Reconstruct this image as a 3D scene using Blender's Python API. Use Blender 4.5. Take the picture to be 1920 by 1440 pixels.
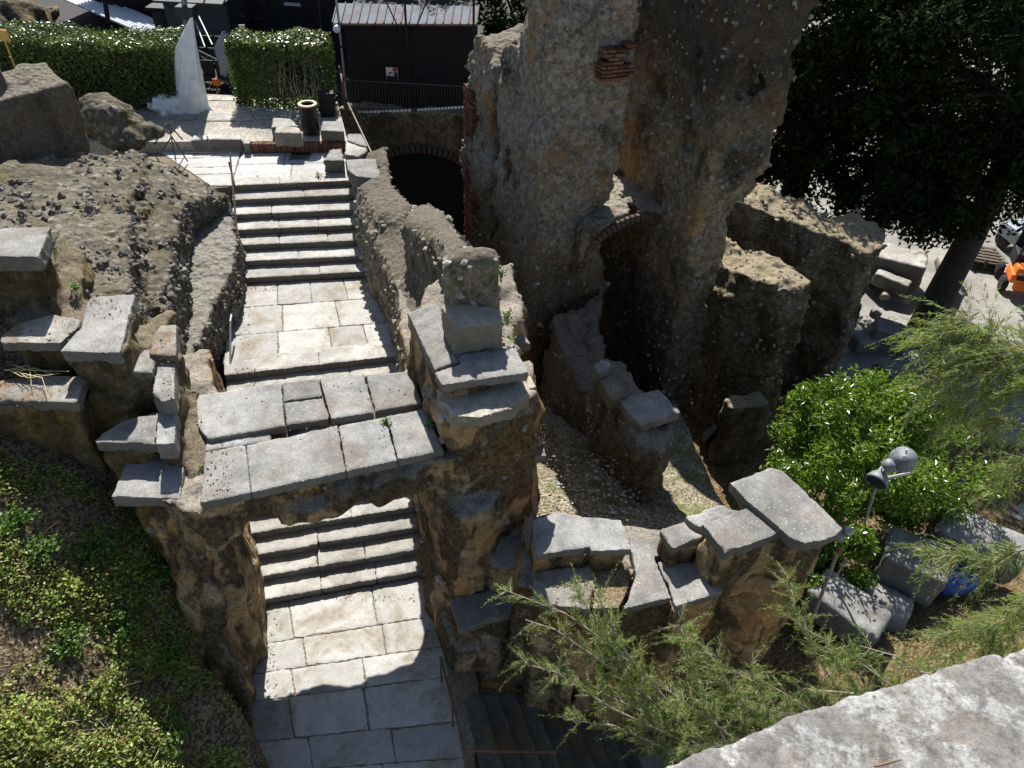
import bpy, bmesh, math, random
import numpy as np
from mathutils import Vector, Matrix
R = math.radians
scene = bpy.context.scene
for _o in list(bpy.data.objects):
    bpy.data.objects.remove(_o)
COL = scene.collection

# ------------------------------------------------------------------ camera
CAM_H, PITCH, ROLL, FPX = 11.9, R(41.0), R(3.0), 1380.0
cam_d = bpy.data.cameras.new('camera')
cam = bpy.data.objects.new('camera', cam_d)
COL.objects.link(cam)
cam.location = (0, 0, CAM_H)
cam.rotation_euler = (Matrix.Rotation(math.pi / 2 - PITCH, 3, 'X') @ Matrix.Rotation(ROLL, 3, 'Z')).to_euler()
cam_d.sensor_width = 36.0
cam_d.lens = 36.0 * FPX / 1920.0
cam_d.clip_start = 0.05
cam_d.clip_end = 2000
scene.camera = cam

# ------------------------------------------------------------------ light
SUN_EL, SUN_AZ = R(48.0), R(-12.0)          # azimuth measured from +Y towards +X
world = bpy.data.worlds.new('World')
scene.world = world
world.use_nodes = True
_wn = world.node_tree
_bg = _wn.nodes['Background']
_sky = _wn.nodes.new('ShaderNodeTexSky')
_sky.sky_type = 'NISHITA'
_sky.sun_disc = False
_sky.sun_elevation = SUN_EL
_sky.sun_rotation = SUN_AZ
_wn.links.new(_sky.outputs[0], _bg.inputs[0])
_bg.inputs[1].default_value = 0.062
sun_d = bpy.data.lights.new('sun', 'SUN')
sun_d.energy = 4.6
sun_d.angle = R(0.5)
sun_d.color = (1.0, 0.965, 0.91)
sun = bpy.data.objects.new('sun', sun_d)
COL.objects.link(sun)
_sd = Vector((math.sin(SUN_AZ) * math.cos(SUN_EL), math.cos(SUN_AZ) * math.cos(SUN_EL), math.sin(SUN_EL)))
sun.rotation_euler = _sd.to_track_quat('Z', 'Y').to_euler()
scene.view_settings.view_transform = 'Standard'
scene.view_settings.look = 'None'
scene.view_settings.exposure = 0.86
scene.view_settings.gamma = 1.0

# ------------------------------------------------------------------ survey helpers (photo measurement -> place)
_cp, _sp, _cr, _sr = math.cos(PITCH), math.sin(PITCH), math.cos(ROLL), math.sin(ROLL)
_RT = np.array([_cr, _sr * _sp, _sr * _cp])
_UP = np.array([-_sr, _cr * _sp, _cr * _cp])
_FW = np.array([0, _cp, -_sp])


def ray(x, y):
    return _RT * ((x - 960) / FPX) + _UP * ((720 - y) / FPX) + _FW


def P(x, y, z):
    d = ray(x, y)
    t = (z - CAM_H) / d[2]
    return np.array([d[0] * t, d[1] * t, z])


def PY(x, y, Y):
    d = ray(x, y)
    t = Y / d[1]
    return np.array([d[0] * t, Y, CAM_H + d[2] * t])


def xy(pts, z):
    return [tuple(P(a, b, z)[:2]) for a, b in pts]


def vec(a):
    return Vector((float(a[0]), float(a[1]), float(a[2])))


# ------------------------------------------------------------------ object helpers
def link(o, parent=None):
    COL.objects.link(o)
    if parent:
        o.parent = parent
        o.matrix_parent_inverse = parent.matrix_world.inverted()
    return o


def tag(o, label=None, cat=None, group=None, kind=None):
    if label:
        o['label'] = label
    if cat:
        o['category'] = cat
    if group:
        o['group'] = group
    if kind:
        o['kind'] = kind
    return o


def empty(name, loc):
    o = bpy.data.objects.new(name, None)
    COL.objects.link(o)
    o.location = vec(loc)
    o.empty_display_size = 0.1
    o.matrix_world = Matrix.Translation(vec(loc))
    return o


def np_mesh(name, V, F, mat, parent=None, smooth=True):
    """V (n,3), F (m,3|4) arrays -> one mesh object."""
    V = np.asarray(V, dtype=np.float32)
    F = np.asarray(F, dtype=np.int32)
    me = bpy.data.meshes.new(name)
    k = F.shape[1]
    me.vertices.add(len(V))
    me.vertices.foreach_set('co', V.ravel())
    me.loops.add(F.size)
    me.loops.foreach_set('vertex_index', F.ravel())
    me.polygons.add(len(F))
    me.polygons.foreach_set('loop_start', np.arange(0, F.size, k, dtype=np.int32))
    me.polygons.foreach_set('loop_total', np.full(len(F), k, dtype=np.int32))
    me.polygons.foreach_set('use_smooth', np.full(len(F), smooth, dtype=bool))
    me.update(calc_edges=True)
    me.materials.append(mat)
    o = bpy.data.objects.new(name, me)
    return link(o, parent)


class MB:
    """collects shapes and links them as ONE mesh object"""

    def __init__(self):
        self.bm = bmesh.new()

    def box(self, c, size, rz=0.0, bev=0.0, m=None):
        mat = (m if m is not None else Matrix.Translation(vec(c)) @ Matrix.Rotation(rz, 4, 'Z')) @ Matrix.Diagonal((size[0], size[1], size[2], 1))
        r = bmesh.ops.create_cube(self.bm, size=1.0, matrix=mat)
        if bev > 0:
            es = list({e for v in r['verts'] for e in v.link_edges})
            bmesh.ops.bevel(self.bm, geom=es, offset=bev, segments=2, affect='EDGES', profile=0.6)
        return self

    def tube(self, pts, rad, n=8, cap=True):
        pts = [vec(p) for p in pts]
        rads = rad if isinstance(rad, (list, tuple)) else [rad] * len(pts)
        rings = []
        prev = None
        for i, p in enumerate(pts):
            a = pts[max(i - 1, 0)]
            b = pts[min(i + 1, len(pts) - 1)]
            t = (b - a)
            t = t.normalized() if t.length > 1e-9 else Vector((0, 0, 1))
            if prev is None:
                u = t.orthogonal().normalized()
            else:
                u = (prev - t * prev.dot(t))
                u = u.normalized() if u.length > 1e-6 else t.orthogonal().normalized()
            prev = u
            w = t.cross(u)
            rings.append([self.bm.verts.new(p + (u * math.cos(2 * math.pi * k / n) + w * math.sin(2 * math.pi * k / n)) * rads[i]) for k in range(n)])
        for a, b in zip(rings, rings[1:]):
            for k in range(n):
                self.bm.faces.new((a[k], a[(k + 1) % n], b[(k + 1) % n], b[k]))
        if cap:
            self.bm.faces.new(list(reversed(rings[0])))
            self.bm.faces.new(rings[-1])
        return self

    def lathe(self, c, prof, n=20, m=None, caps=True):
        rings = []
        M = m if m is not None else Matrix.Translation(vec(c))
        for r, z in prof:
            rings.append([self.bm.verts.new(M @ Vector((r * math.cos(2 * math.pi * k / n), r * math.sin(2 * math.pi * k / n), z))) for k in range(n)])
        for a, b in zip(rings, rings[1:]):
            for k in range(n):
                self.bm.faces.new((a[k], a[(k + 1) % n], b[(k + 1) % n], b[k]))
        if caps:
            self.bm.faces.new(list(reversed(rings[0])))
            self.bm.faces.new(rings[-1])
        return self

    def prism(self, poly, z0, z1, bev=0.0):
        """poly: list of xy; z1 may be a list of heights"""
        n = len(poly)
        zt = z1 if isinstance(z1, (list, tuple)) else [z1] * n
        lo = [self.bm.verts.new((p[0], p[1], z0)) for p in poly]
        hi = [self.bm.verts.new((p[0], p[1], zt[i])) for i, p in enumerate(poly)]
        fs = [self.bm.faces.new(hi), self.bm.faces.new(list(reversed(lo)))]
        for k in range(n):
            fs.append(self.bm.faces.new((lo[k], lo[(k + 1) % n], hi[(k + 1) % n], hi[k])))
        bmesh.ops.recalc_face_normals(self.bm, faces=fs)
        if bev > 0:
            es = list(fs[0].edges)
            bmesh.ops.bevel(self.bm, geom=es, offset=bev, segments=2, affect='EDGES', profile=0.6)
        return self

    def face(self, pts):
        self.bm.faces.new([self.bm.verts.new(vec(p)) for p in pts])
        return self

    def build(self, name, mat, parent=None, smooth=False):
        bmesh.ops.recalc_face_normals(self.bm, faces=self.bm.faces)
        me = bpy.data.meshes.new(name)
        self.bm.to_mesh(me)
        self.bm.free()
        if smooth:
            me.polygons.foreach_set('use_smooth', [True] * len(me.polygons))
        me.materials.append(mat)
        return link(bpy.data.objects.new(name, me), parent)


# ------------------------------------------------------------------ noise
def _hash(ix, iy, iz, seed):
    h = (ix.astype(np.uint32) * np.uint32(374761393) + iy.astype(np.uint32) * np.uint32(668265263)
         + iz.astype(np.uint32) * np.uint32(2147483647) + np.uint32((seed * 974711 + 12345) & 0xffffffff))
    h = (h ^ (h >> np.uint32(13))) * np.uint32(1274126177)
    h = h ^ (h >> np.uint32(16))
    h = h * np.uint32(2246822519)
    h = h ^ (h >> np.uint32(15))
    return (h & np.uint32(0xffffff)).astype(np.float32) / np.float32(16777216.0)


def vnoise(p, seed=0):
    f = np.floor(p)
    i = f.astype(np.int64)
    t = (p - f).astype(np.float32)
    t = t * t * (3 - 2 * t)
    out = 0
    for dx in (0, 1):
        for dy in (0, 1):
            for dz in (0, 1):
                w = (t[:, 0] if dx else 1 - t[:, 0]) * (t[:, 1] if dy else 1 - t[:, 1]) * (t[:, 2] if dz else 1 - t[:, 2])
                out = out + w * _hash(i[:, 0] + dx, i[:, 1] + dy, i[:, 2] + dz, seed)
    return out * 2 - 1


def fbm(p, octv=4, seed=0, gain=0.5):
    a, s, out = 1.0, 1.0, 0
    for o in range(octv):
        out = out + a * vnoise(p * s + o * 17.3, seed + o)
        a *= gain
        s *= 2.03
    return out


def worley(p, seed=0):
    f = np.floor(p)
    i = f.astype(np.int64)
    t = (p - f).astype(np.float32)
    d1 = np.full(len(p), 9.0, np.float32)
    for dx in (-1, 0, 1):
        for dy in (-1, 0, 1):
            for dz in (-1, 0, 1):
                a, b, c = i[:, 0] + dx, i[:, 1] + dy, i[:, 2] + dz
                q0 = dx + _hash(a, b, c, seed) - t[:, 0]
                q1 = dy + _hash(a, b, c, seed + 1) - t[:, 1]
                q2 = dz + _hash(a, b, c, seed + 2) - t[:, 2]
                d1 = np.minimum(d1, q0 * q0 + q1 * q1 + q2 * q2)
    return np.sqrt(d1)


# ------------------------------------------------------------------ signed distance masonry
def poly_sdf(X, Y, poly):
    d = np.full(X.shape, 1e9, np.float32)
    s = np.ones(X.shape, np.float32)
    n = len(poly)
    for i in range(n):
        ax, ay = poly[i]
        bx, by = poly[(i + 1) % n]
        ex, ey = bx - ax, by - ay
        wx, wy = X - ax, Y - ay
        t = np.clip((wx * ex + wy * ey) / max(ex * ex + ey * ey, 1e-9), 0, 1)
        qx, qy = wx - ex * t, wy - ey * t
        d = np.minimum(d, qx * qx + qy * qy)
        c1 = Y >= ay
        c2 = Y < by
        c3 = ex * wy > ey * wx
        flip = (c1 & c2 & c3) | (~c1 & ~c2 & ~c3)
        s = np.where(flip, -s, s)
    return s * np.sqrt(d)


def prism_d(G, poly, z0, z1, taper=0.0, rnd=0.0):
    """z1: number or (a,b,c) plane z=a*x+b*y+c or a list of (x,y,z) to fit a plane to"""
    X, Y, Z = G
    if isinstance(z1, list):
        A = np.array([[q[0], q[1], 1] for q in z1])
        z1 = tuple(np.linalg.lstsq(A, np.array([q[2] for q in z1]), rcond=None)[0])
    zt = z1 if not isinstance(z1, tuple) else z1[0] * X + z1[1] * Y + z1[2]
    d2 = poly_sdf(X, Y, poly)
    if taper:
        d2 = d2 - taper * np.maximum(zt - Z, 0)
    if rnd:
        a, b = d2 + rnd, Z - zt + rnd
        e = np.minimum(np.maximum(a, b), 0) + np.sqrt(np.maximum(a, 0) ** 2 + np.maximum(b, 0) ** 2) - rnd
        return np.maximum(e, z0 - Z)
    return np.maximum(np.maximum(d2, Z - zt), z0 - Z)


def ppx(G, pts, z0, taper=0.0, rnd=0.0):
    """prism under a top outline measured as (px,py,z)"""
    w = [P(a, b, c) for a, b, c in pts]
    return prism_d(G, [(q[0], q[1]) for q in w], z0, [tuple(q) for q in w], taper, rnd)


def profile_d(G, org, ax, prof, w0, w1, batter=0.0):
    X, Y, Z = G
    ux, uy = ax
    U = (X - org[0]) * ux + (Y - org[1]) * uy
    W = (X - org[0]) * uy - (Y - org[1]) * ux
    d = poly_sdf(U, Z, prof)
    return np.maximum(d, np.maximum(w0 - W, W - w1) + batter * Z)


def ell_d(G, c, r):
    X, Y, Z = G
    q = np.sqrt(((X - c[0]) / r[0]) ** 2 + ((Y - c[1]) / r[1]) ** 2 + ((Z - c[2]) / r[2]) ** 2)
    return (q - 1) * min(r)


def smin(a, b, k):
    h = np.clip(0.5 + 0.5 * (b - a) / k, 0, 1)
    return b * (1 - h) + a * h - k * h * (1 - h)


def surface_nets(v, org, h):
    ins = v < 0
    nx, ny, nz = v.shape
    c = np.zeros((nx - 1, ny - 1, nz - 1), np.int8)
    for dx in (0, 1):
        for dy in (0, 1):
            for dz in (0, 1):
                c += ins[dx:nx - 1 + dx, dy:ny - 1 + dy, dz:nz - 1 + dz]
    m = (c > 0) & (c < 8)
    I, J, K = np.nonzero(m)
    idx = np.full(m.shape, -1, np.int32)
    idx[I, J, K] = np.arange(len(I))
    acc = np.zeros((len(I), 3), np.float32)
    cnt = np.zeros(len(I), np.float32)
    corners = [(0, 0, 0), (1, 0, 0), (0, 1, 0), (1, 1, 0), (0, 0, 1), (1, 0, 1), (0, 1, 1), (1, 1, 1)]
    for a in range(8):
        for b in range(a + 1, 8):
            A, B = corners[a], corners[b]
            if sum(abs(A[k] - B[k]) for k in range(3)) != 1:
                continue
            va = v[I + A[0], J + A[1], K + A[2]]
            vb = v[I + B[0], J + B[1], K + B[2]]
            x = (va < 0) != (vb < 0)
            t = np.where(x, va / np.where(x, va - vb, 1), 0)
            for k in range(3):
                acc[:, k] += np.where(x, A[k] + (B[k] - A[k]) * t, 0)
            cnt += x
    V = (acc / cnt[:, None] + np.stack([I, J, K], 1)) * h + np.array(org)
    F = []
    # x edges
    s = ins[:-1, 1:-1, 1:-1] != ins[1:, 1:-1, 1:-1]
    i, j, k = np.nonzero(s)
    j += 1
    k += 1
    q = np.stack([idx[i, j - 1, k - 1], idx[i, j, k - 1], idx[i, j, k], idx[i, j - 1, k]], 1)
    fl = ins[i, j, k]
    F.append(np.where(fl[:, None], q, q[:, ::-1]))
    s = ins[1:-1, :-1, 1:-1] != ins[1:-1, 1:, 1:-1]
    i, j, k = np.nonzero(s)
    i += 1
    k += 1
    q = np.stack([idx[i - 1, j, k - 1], idx[i - 1, j, k], idx[i, j, k], idx[i, j, k - 1]], 1)
    fl = ins[i, j, k]
    F.append(np.where(fl[:, None], q, q[:, ::-1]))
    s = ins[1:-1, 1:-1, :-1] != ins[1:-1, 1:-1, 1:]
    i, j, k = np.nonzero(s)
    i += 1
    j += 1
    q = np.stack([idx[i - 1, j - 1, k], idx[i, j - 1, k], idx[i, j, k], idx[i - 1, j, k]], 1)
    fl = ins[i, j, k]
    F.append(np.where(fl[:, None], q, q[:, ::-1]))
    return V, np.concatenate(F)


def sdf_geo(fn, lo, hi, h, nz=((0.10, 1.1, 4),), stones=None, seed=0, extra=None):
    n = [max(4, int(math.ceil((hi[k] - lo[k]) / h)) + 1) for k in range(3)]
    ax = [np.float32(lo[k]) + np.arange(n[k], dtype=np.float32) * np.float32(h) for k in range(3)]
    X, Y, Z = [g.ravel() for g in np.meshgrid(*ax, indexing='ij')]
    d = fn((X, Y, Z)).astype(np.float32)
    b = np.nonzero(np.abs(d) < 0.4)[0]
    if len(b):
        p = np.stack([X[b], Y[b], Z[b]], 1)
        add = np.zeros(len(b), np.float32)
        for a, f, o in nz:
            add += a * fbm(p * f, o, seed)
        if stones:
            for sa, sf in stones:
                wv = worley(p * sf + 0.35 * np.stack([vnoise(p * sf * 0.7, seed + 5)] * 3, 1), seed + 9)
                add += sa * (wv - 0.45)
        d[b] += add
        if extra is not None:
            d[b] = extra(p, d[b])
    d = d.reshape(n)
    # close the block at its borders
    d[0], d[-1] = np.maximum(d[0], h), np.maximum(d[-1], h)
    d[:, 0], d[:, -1] = np.maximum(d[:, 0], h), np.maximum(d[:, -1], h)
    d[:, :, 0], d[:, :, -1] = np.maximum(d[:, :, 0], h), np.maximum(d[:, :, -1], h)
    return surface_nets(d, lo, h)


def sdf_obj(name, fn, lo, hi, h, mat, parent=None, **k):
    V, F = sdf_geo(fn, lo, hi, h, **k)
    return np_mesh(name, V, F, mat, parent)


_slab_n = [0]


def slab_geo(poly, z, th, h=0.03, rough=0.012, chip=0.03, tilt=(0, 0), seed=None):
    _slab_n[0] += 1
    seed = seed if seed is not None else _slab_n[0] * 7
    cx = sum(p[0] for p in poly) / len(poly)
    cy = sum(p[1] for p in poly) / len(poly)
    x0, x1 = min(p[0] for p in poly) - .1, max(p[0] for p in poly) + .1
    y0, y1 = min(p[1] for p in poly) - .1, max(p[1] for p in poly) + .1

    def fn(G):
        X, Y, Z = G
        zt = z + tilt[0] * (X - cx) + tilt[1] * (Y - cy)
        d2 = poly_sdf(X, Y, poly)
        dz = np.abs(Z - zt + th / 2) - th / 2
        r = 0.006
        a, b = d2 + r, dz + r
        return np.minimum(np.maximum(a, b), 0) + np.sqrt(np.maximum(a, 0) ** 2 + np.maximum(b, 0) ** 2) - r

    def extra(p, d):
        e = vnoise(p * 6.5, seed + 3)
        e2 = vnoise(p * 2.3, seed + 6)
        side = poly_sdf(p[:, 0], p[:, 1], poly)
        w = np.clip(1 + side / 0.06, 0, 1)
        return d + chip * w * (np.maximum(e - 0.3, 0) * 1.6 + np.maximum(e2 - .45, 0) * 1.2) + 0.6 * rough * w * vnoise(p * 17, seed + 4)
    return sdf_geo(fn, (x0, y0, z - th - .12 - .1 * (abs(tilt[0]) + abs(tilt[1]))), (x1, y1, z + .1 + .4 * (abs(tilt[0]) + abs(tilt[1]))), h,
                   nz=((rough * .45, 2.5, 5),), seed=seed, extra=extra)


def embed(parent, n, smin_, smax_, mat, seed, flt=None, name='embedded_stones', sink=.35):
    """stones set into a masonry surface (one uncountable mesh, part of its wall)"""
    rs = np.random.RandomState(seed)
    me = parent.data
    co = np.empty(len(me.vertices) * 3, np.float32)
    me.vertices.foreach_get('co', co)
    co = co.reshape(-1, 3)
    no = np.empty(len(me.vertices) * 3, np.float32)
    me.vertex_normals.foreach_get('vector', no)
    no = no.reshape(-1, 3)
    ok = np.arange(len(co)) if flt is None else np.nonzero(flt(co, no))[0]
    ids = rs.choice(ok, n)
    b = bmesh.new()
    bmesh.ops.create_icosphere(b, subdivisions=1, radius=1)
    bv = np.array([v.co[:] for v in b.verts])
    bf = np.array([[v.index for v in f.verts] for f in b.faces])
    b.free()
    m = len(bv)
    s = smin_ + (smax_ - smin_) * rs.rand(n) ** 2.2
    sc_ = s[:, None] * rs.uniform(.6, 1.3, (n, 3))
    V = bv[None] * (1 + .28 * np.clip(rs.normal(size=(n, m, 1)), -1.3, 1.3)) * sc_[:, None, :]
    an = rs.rand(n) * 6.28
    c_, s_ = np.cos(an)[:, None], np.sin(an)[:, None]
    x_, y_ = V[:, :, 0].copy(), V[:, :, 1].copy()
    V[:, :, 0], V[:, :, 1] = x_ * c_ - y_ * s_, x_ * s_ + y_ * c_
    V = V + (co[ids] + no[ids] * (s * (.5 - sink))[:, None])[:, None, :]
    F = (bf[None] + (np.arange(n) * m)[:, None, None]).reshape(-1, 3)
    o = np_mesh(name, V.reshape(-1, 3), F, mat, parent, False)
    o['kind'] = 'stuff'
    return o


def slab(name, label, cat, pts, z, th, mat, group=None, parent=None, world_pts=None, **k):
    poly = world_pts if world_pts else xy(pts, z)
    V, F = slab_geo(poly, z, th, **k)
    o = np_mesh(name, V, F, mat, parent)
    o.data.set_sharp_from_angle(angle=R(32))
    if not parent:
        tag(o, label, cat, group)
    return o


# ------------------------------------------------------------------ foliage helper
def leaf_quads(C, N, size, aspect=0.5, rs=None, droop=0.0, axis=None):
    """C centres (n,3), N normals (n,3) -> folded leaf quads"""
    n = len(C)
    rs = rs or np.random.RandomState(1)
    if axis is None:
        a = rs.normal(size=(n, 3))
    else:
        a = axis
    a = a - N * np.sum(a * N, 1)[:, None]
    a /= np.linalg.norm(a, axis=1)[:, None] + 1e-9
    a[:, 2] -= droop
    a /= np.linalg.norm(a, axis=1)[:, None] + 1e-9
    b = np.cross(N, a)
    b /= np.linalg.norm(b, axis=1)[:, None] + 1e-9
    s = (np.asarray(size) * np.ones(n))[:, None]
    v0 = C - a * s * .5
    v1 = C + b * s * aspect * .5 + N * s * .08
    v2 = C + a * s * .5
    v3 = C - b * s * aspect * .5 + N * s * .08
    V = np.stack([v0, v1, v2, v3], 1).reshape(-1, 3)
    F = np.arange(4 * n).reshape(n, 4)
    return V, F


def unit(a):
    return a / (np.linalg.norm(a, axis=1)[:, None] + 1e-9)


def clump_leaves(cl, per, size, rs, aspect=.5, up=.5, droop=.1, shell=.5):
    """cl rows (x,y,z,r): leaves spread through every clump"""
    cl = np.asarray(cl, float)
    n = len(cl) * per
    d = unit(rs.normal(size=(n, 3)))
    rr = (shell + (1 - shell) * rs.rand(n)) ** 1.0
    c = np.repeat(cl, per, 0)
    C = c[:, :3] + d * (c[:, 3] * rr)[:, None]
    N = unit(d * .6 + rs.normal(size=(n, 3)) * .5 + np.array([0, 0, up]))
    return leaf_quads(C, N, size * (0.7 + .6 * rs.rand(n)), aspect, rs, droop)


# ------------------------------------------------------------------ materials
class NT:
    def __init__(self, name):
        self.m = bpy.data.materials.new(name)
        self.m.use_nodes = True
        self.t = self.m.node_tree
        self.n = self.t.nodes
        self.b = self.n['Principled BSDF']
        self.out = self.n['Material Output']
        self.pos = self.n.new('ShaderNodeNewGeometry').outputs['Position']
        self.geo = self.n[-1]

    def l(self, a, b):
        self.t.links.new(a, b)

    def mapping(self, scale=(1, 1, 1), rot=(0, 0, 0), loc=(0, 0, 0)):
        m = self.n.new('ShaderNodeMapping')
        m.inputs['Scale'].default_value = scale
        m.inputs['Rotation'].default_value = rot
        m.inputs['Location'].default_value = loc
        self.l(self.pos, m.inputs['Vector'])
        return m.outputs[0]

    def noise(self, scale, detail=6, rough=.6, v=None, dist=0.0):
        n = self.n.new('ShaderNodeTexNoise')
        n.inputs['Scale'].default_value = scale
        n.inputs['Detail'].default_value = detail
        n.inputs['Roughness'].default_value = rough
        n.inputs['Distortion'].default_value = dist
        self.l(v if v is not None else self.pos, n.inputs['Vector'])
        return n.outputs['Fac']

    def vor(self, scale, feature='F1', v=None, rnd=1.0):
        n = self.n.new('ShaderNodeTexVoronoi')
        n.feature = feature
        n.inputs['Scale'].default_value = scale
        n.inputs['Randomness'].default_value = rnd
        self.l(v if v is not None else self.pos, n.inputs['Vector'])
        return n

    def ramp(self, f, stops):
        r = self.n.new('ShaderNodeValToRGB')
        e = r.color_ramp.elements
        while len(e) > 1:
            e.remove(e[-1])
        for i, (p, c) in enumerate(stops):
            q = e[0] if i == 0 else e.new(p)
            q.position = p
            q.color = (c, c, c, 1) if isinstance(c, (int, float)) else (*c, 1)
        self.l(f, r.inputs[0])
        return r.outputs[0]

    def mix(self, f, a, b, mode='MIX'):
        m = self.n.new('ShaderNodeMix')
        m.data_type = 'RGBA'
        m.blend_type = mode
        for s, q in ((m.inputs[0], f), (m.inputs[6], a), (m.inputs[7], b)):
            if isinstance(q, (int, float)):
                s.default_value = q
            elif isinstance(q, tuple):
                s.default_value = (*q, 1)
            else:
                self.l(q, s)
        return m.outputs[2]

    def math(self, op, a, b=0.0):
        m = self.n.new('ShaderNodeMath')
        m.operation = op
        for s, q in ((m.inputs[0], a), (m.inputs[1], b)):
            if isinstance(q, (int, float)):
                s.default_value = q
            else:
                self.l(q, s)
        return m.outputs[0]

    def up(self, lo=.3, hi=.9):
        s = self.n.new('ShaderNodeSeparateXYZ')
        self.l(self.geo.outputs['Normal'], s.inputs[0])
        m = self.n.new('ShaderNodeMapRange')
        m.inputs[1].default_value = lo
        m.inputs[2].default_value = hi
        self.l(s.outputs[2], m.inputs[0])
        return m.outputs[0]

    def bump(self, f, dist=.02, strength=1.0, prev=None):
        b = self.n.new('ShaderNodeBump')
        b.inputs['Distance'].default_value = dist
        b.inputs['Strength'].default_value = strength
        self.l(f, b.inputs['Height'])
        if prev is not None:
            self.l(prev, b.inputs['Normal'])
        return b.outputs[0]

    def done(self, col, rough=.9, nrm=None, metal=0.0, spec=.25):
        if isinstance(col, tuple):
            self.b.inputs['Base Color'].default_value = (*col, 1)
        else:
            self.l(col, self.b.inputs['Base Color'])
        if isinstance(rough, (int, float)):
            self.b.inputs['Roughness'].default_value = rough
        else:
            self.l(rough, self.b.inputs['Roughness'])
        self.b.inputs['Metallic'].default_value = metal
        self.b.inputs['Specular IOR Level'].default_value = spec
        if nrm is not None:
            self.l(nrm, self.b.inputs['Normal'])
        return self.m


def masonry(name, cols, stain=(.020, .018, .015), stain_amt=(.46, .62), warm=None, stone=.5, sscale=6.0, top=None, moss=None, streak=1.0, top_amt=.9, course=None, zcrust=None, zlow=None):
    """weathered rubble concrete: mortar, embedded stones, soot stains, warm exposed patches"""
    t = NT(name)
    n3 = t.noise(7, 8, .68)
    base = t.ramp(n3, [(.3, cols[0]), (.5, cols[1]), (.7, cols[2])])
    if warm:
        w = t.ramp(t.noise(.55, 5, .6, dist=.6), [(.51, 0.0), (.64, 1.0)])
        base = t.mix(w, base, t.ramp(n3, [(.3, tuple(c * .6 for c in warm)), (.7, warm)]))
    v = t.vor(sscale)
    vw = t.mix(.5, t.pos, t.noise(sscale, 2), 'ADD')
    cell = t.n.new('ShaderNodeRGBToBW')
    t.l(v.outputs['Color'], cell.inputs[0])
    isst = t.math('MULTIPLY', t.ramp(v.outputs['Distance'], [(.34, 1.0), (.46, 0.0)]), t.ramp(cell.outputs[0], [(.34, 0.0), (.42, stone)]))
    stc = t.ramp(cell.outputs[0], [(.42, (.10, .09, .08)), (.55, (.22, .19, .155)), (.75, (.36, .33, .29))])
    base = t.mix(isst, base, stc)
    if zcrust:
        sz = t.n.new('ShaderNodeSeparateXYZ')
        t.l(t.pos, sz.inputs[0])
        zr = t.ramp(t.math('DIVIDE', t.math('ADD', sz.outputs[2], t.math('MULTIPLY', t.noise(.9, 5), 2.4)), 12.0), [(zcrust[0] / 12, 0.0), (zcrust[1] / 12, .8)])
        base = t.mix(zr, base, (.035, .032, .027))
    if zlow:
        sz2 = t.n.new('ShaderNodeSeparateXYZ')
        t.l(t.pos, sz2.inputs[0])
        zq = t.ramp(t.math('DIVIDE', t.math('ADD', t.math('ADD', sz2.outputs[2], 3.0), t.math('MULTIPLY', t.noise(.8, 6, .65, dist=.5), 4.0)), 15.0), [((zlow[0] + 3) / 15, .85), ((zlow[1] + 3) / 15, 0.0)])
        base = t.mix(t.math('MULTIPLY', zq, t.ramp(t.noise(11, 6, .7), [(.3, 1.0), (.75, .6)])), base, (.028, .027, .022))  # damp dark base; inside the vaulted recess it also paints in shade
    big = t.noise(.8, 7, .66, dist=.8)
    sv = t.mapping((2.6, 2.6, .35))
    st = t.math('ADD', t.math('MULTIPLY', big, .6), t.math('MULTIPLY', t.noise(1.0, 5, .6, v=sv), .4 * streak))
    f = t.ramp(st, [(stain_amt[0], 0.0), (stain_amt[1], 1.0)])
    f = t.math('MULTIPLY', f, t.ramp(t.noise(12, 6, .7), [(.3, 1.0), (.75, .45)]))
    base = t.mix(f, base, stain)
    if moss:
        mf = t.math('MULTIPLY', t.ramp(t.noise(1.6, 6, .65), [(.52, 0.0), (.62, .8)]), 1.0)
        base = t.mix(mf, base, moss)
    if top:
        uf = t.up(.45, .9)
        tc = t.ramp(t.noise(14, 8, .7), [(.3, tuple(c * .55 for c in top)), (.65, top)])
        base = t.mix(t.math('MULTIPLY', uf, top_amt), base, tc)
    base = t.mix(1.0, base, t.ramp(t.noise(26, 9, .78), [(.33, .45), (.5, 1.0), (.67, 1.45)]), 'MULTIPLY')
    h = t.math('ADD', t.math('MULTIPLY', t.ramp(v.outputs['Distance'], [(.0, 1.0), (.6, 0.0)]), .6), n3)
    if course:
        sx = t.n.new('ShaderNodeSeparateXYZ')
        t.l(t.mapping((1, 1, 1), (0, 0, course)), sx.inputs[0])
        cb = t.n.new('ShaderNodeCombineXYZ')
        t.l(sx.outputs[0], cb.inputs[0])
        t.l(sx.outputs[2], cb.inputs[1])
        bt = t.n.new('ShaderNodeTexBrick')
        bt.inputs['Scale'].default_value = 1.0
        bt.inputs['Brick Width'].default_value = .24
        bt.inputs['Row Height'].default_value = .10
        bt.inputs['Mortar Size'].default_value = .018
        bt.inputs['Mortar Smooth'].default_value = .5
        t.l(cb.outputs[0], bt.inputs['Vector'])
        mm = t.math('MULTIPLY', bt.outputs['Fac'], t.ramp(t.noise(1.2, 5), [(.38, .8), (.56, .0)]))
        mm = t.math('MULTIPLY', mm, t.math('SUBTRACT', 1.0, t.up(.2, .6)))
        base = t.mix(mm, base, (.035, .03, .024))
        h = t.math('SUBTRACT', h, t.math('MULTIPLY', mm, .7))
    b1 = t.bump(h, .05, 1.0)
    b2 = t.bump(t.noise(40, 6, .7), .012, .8, b1)
    return t.done(base, .95, b2, spec=.12)


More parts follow.
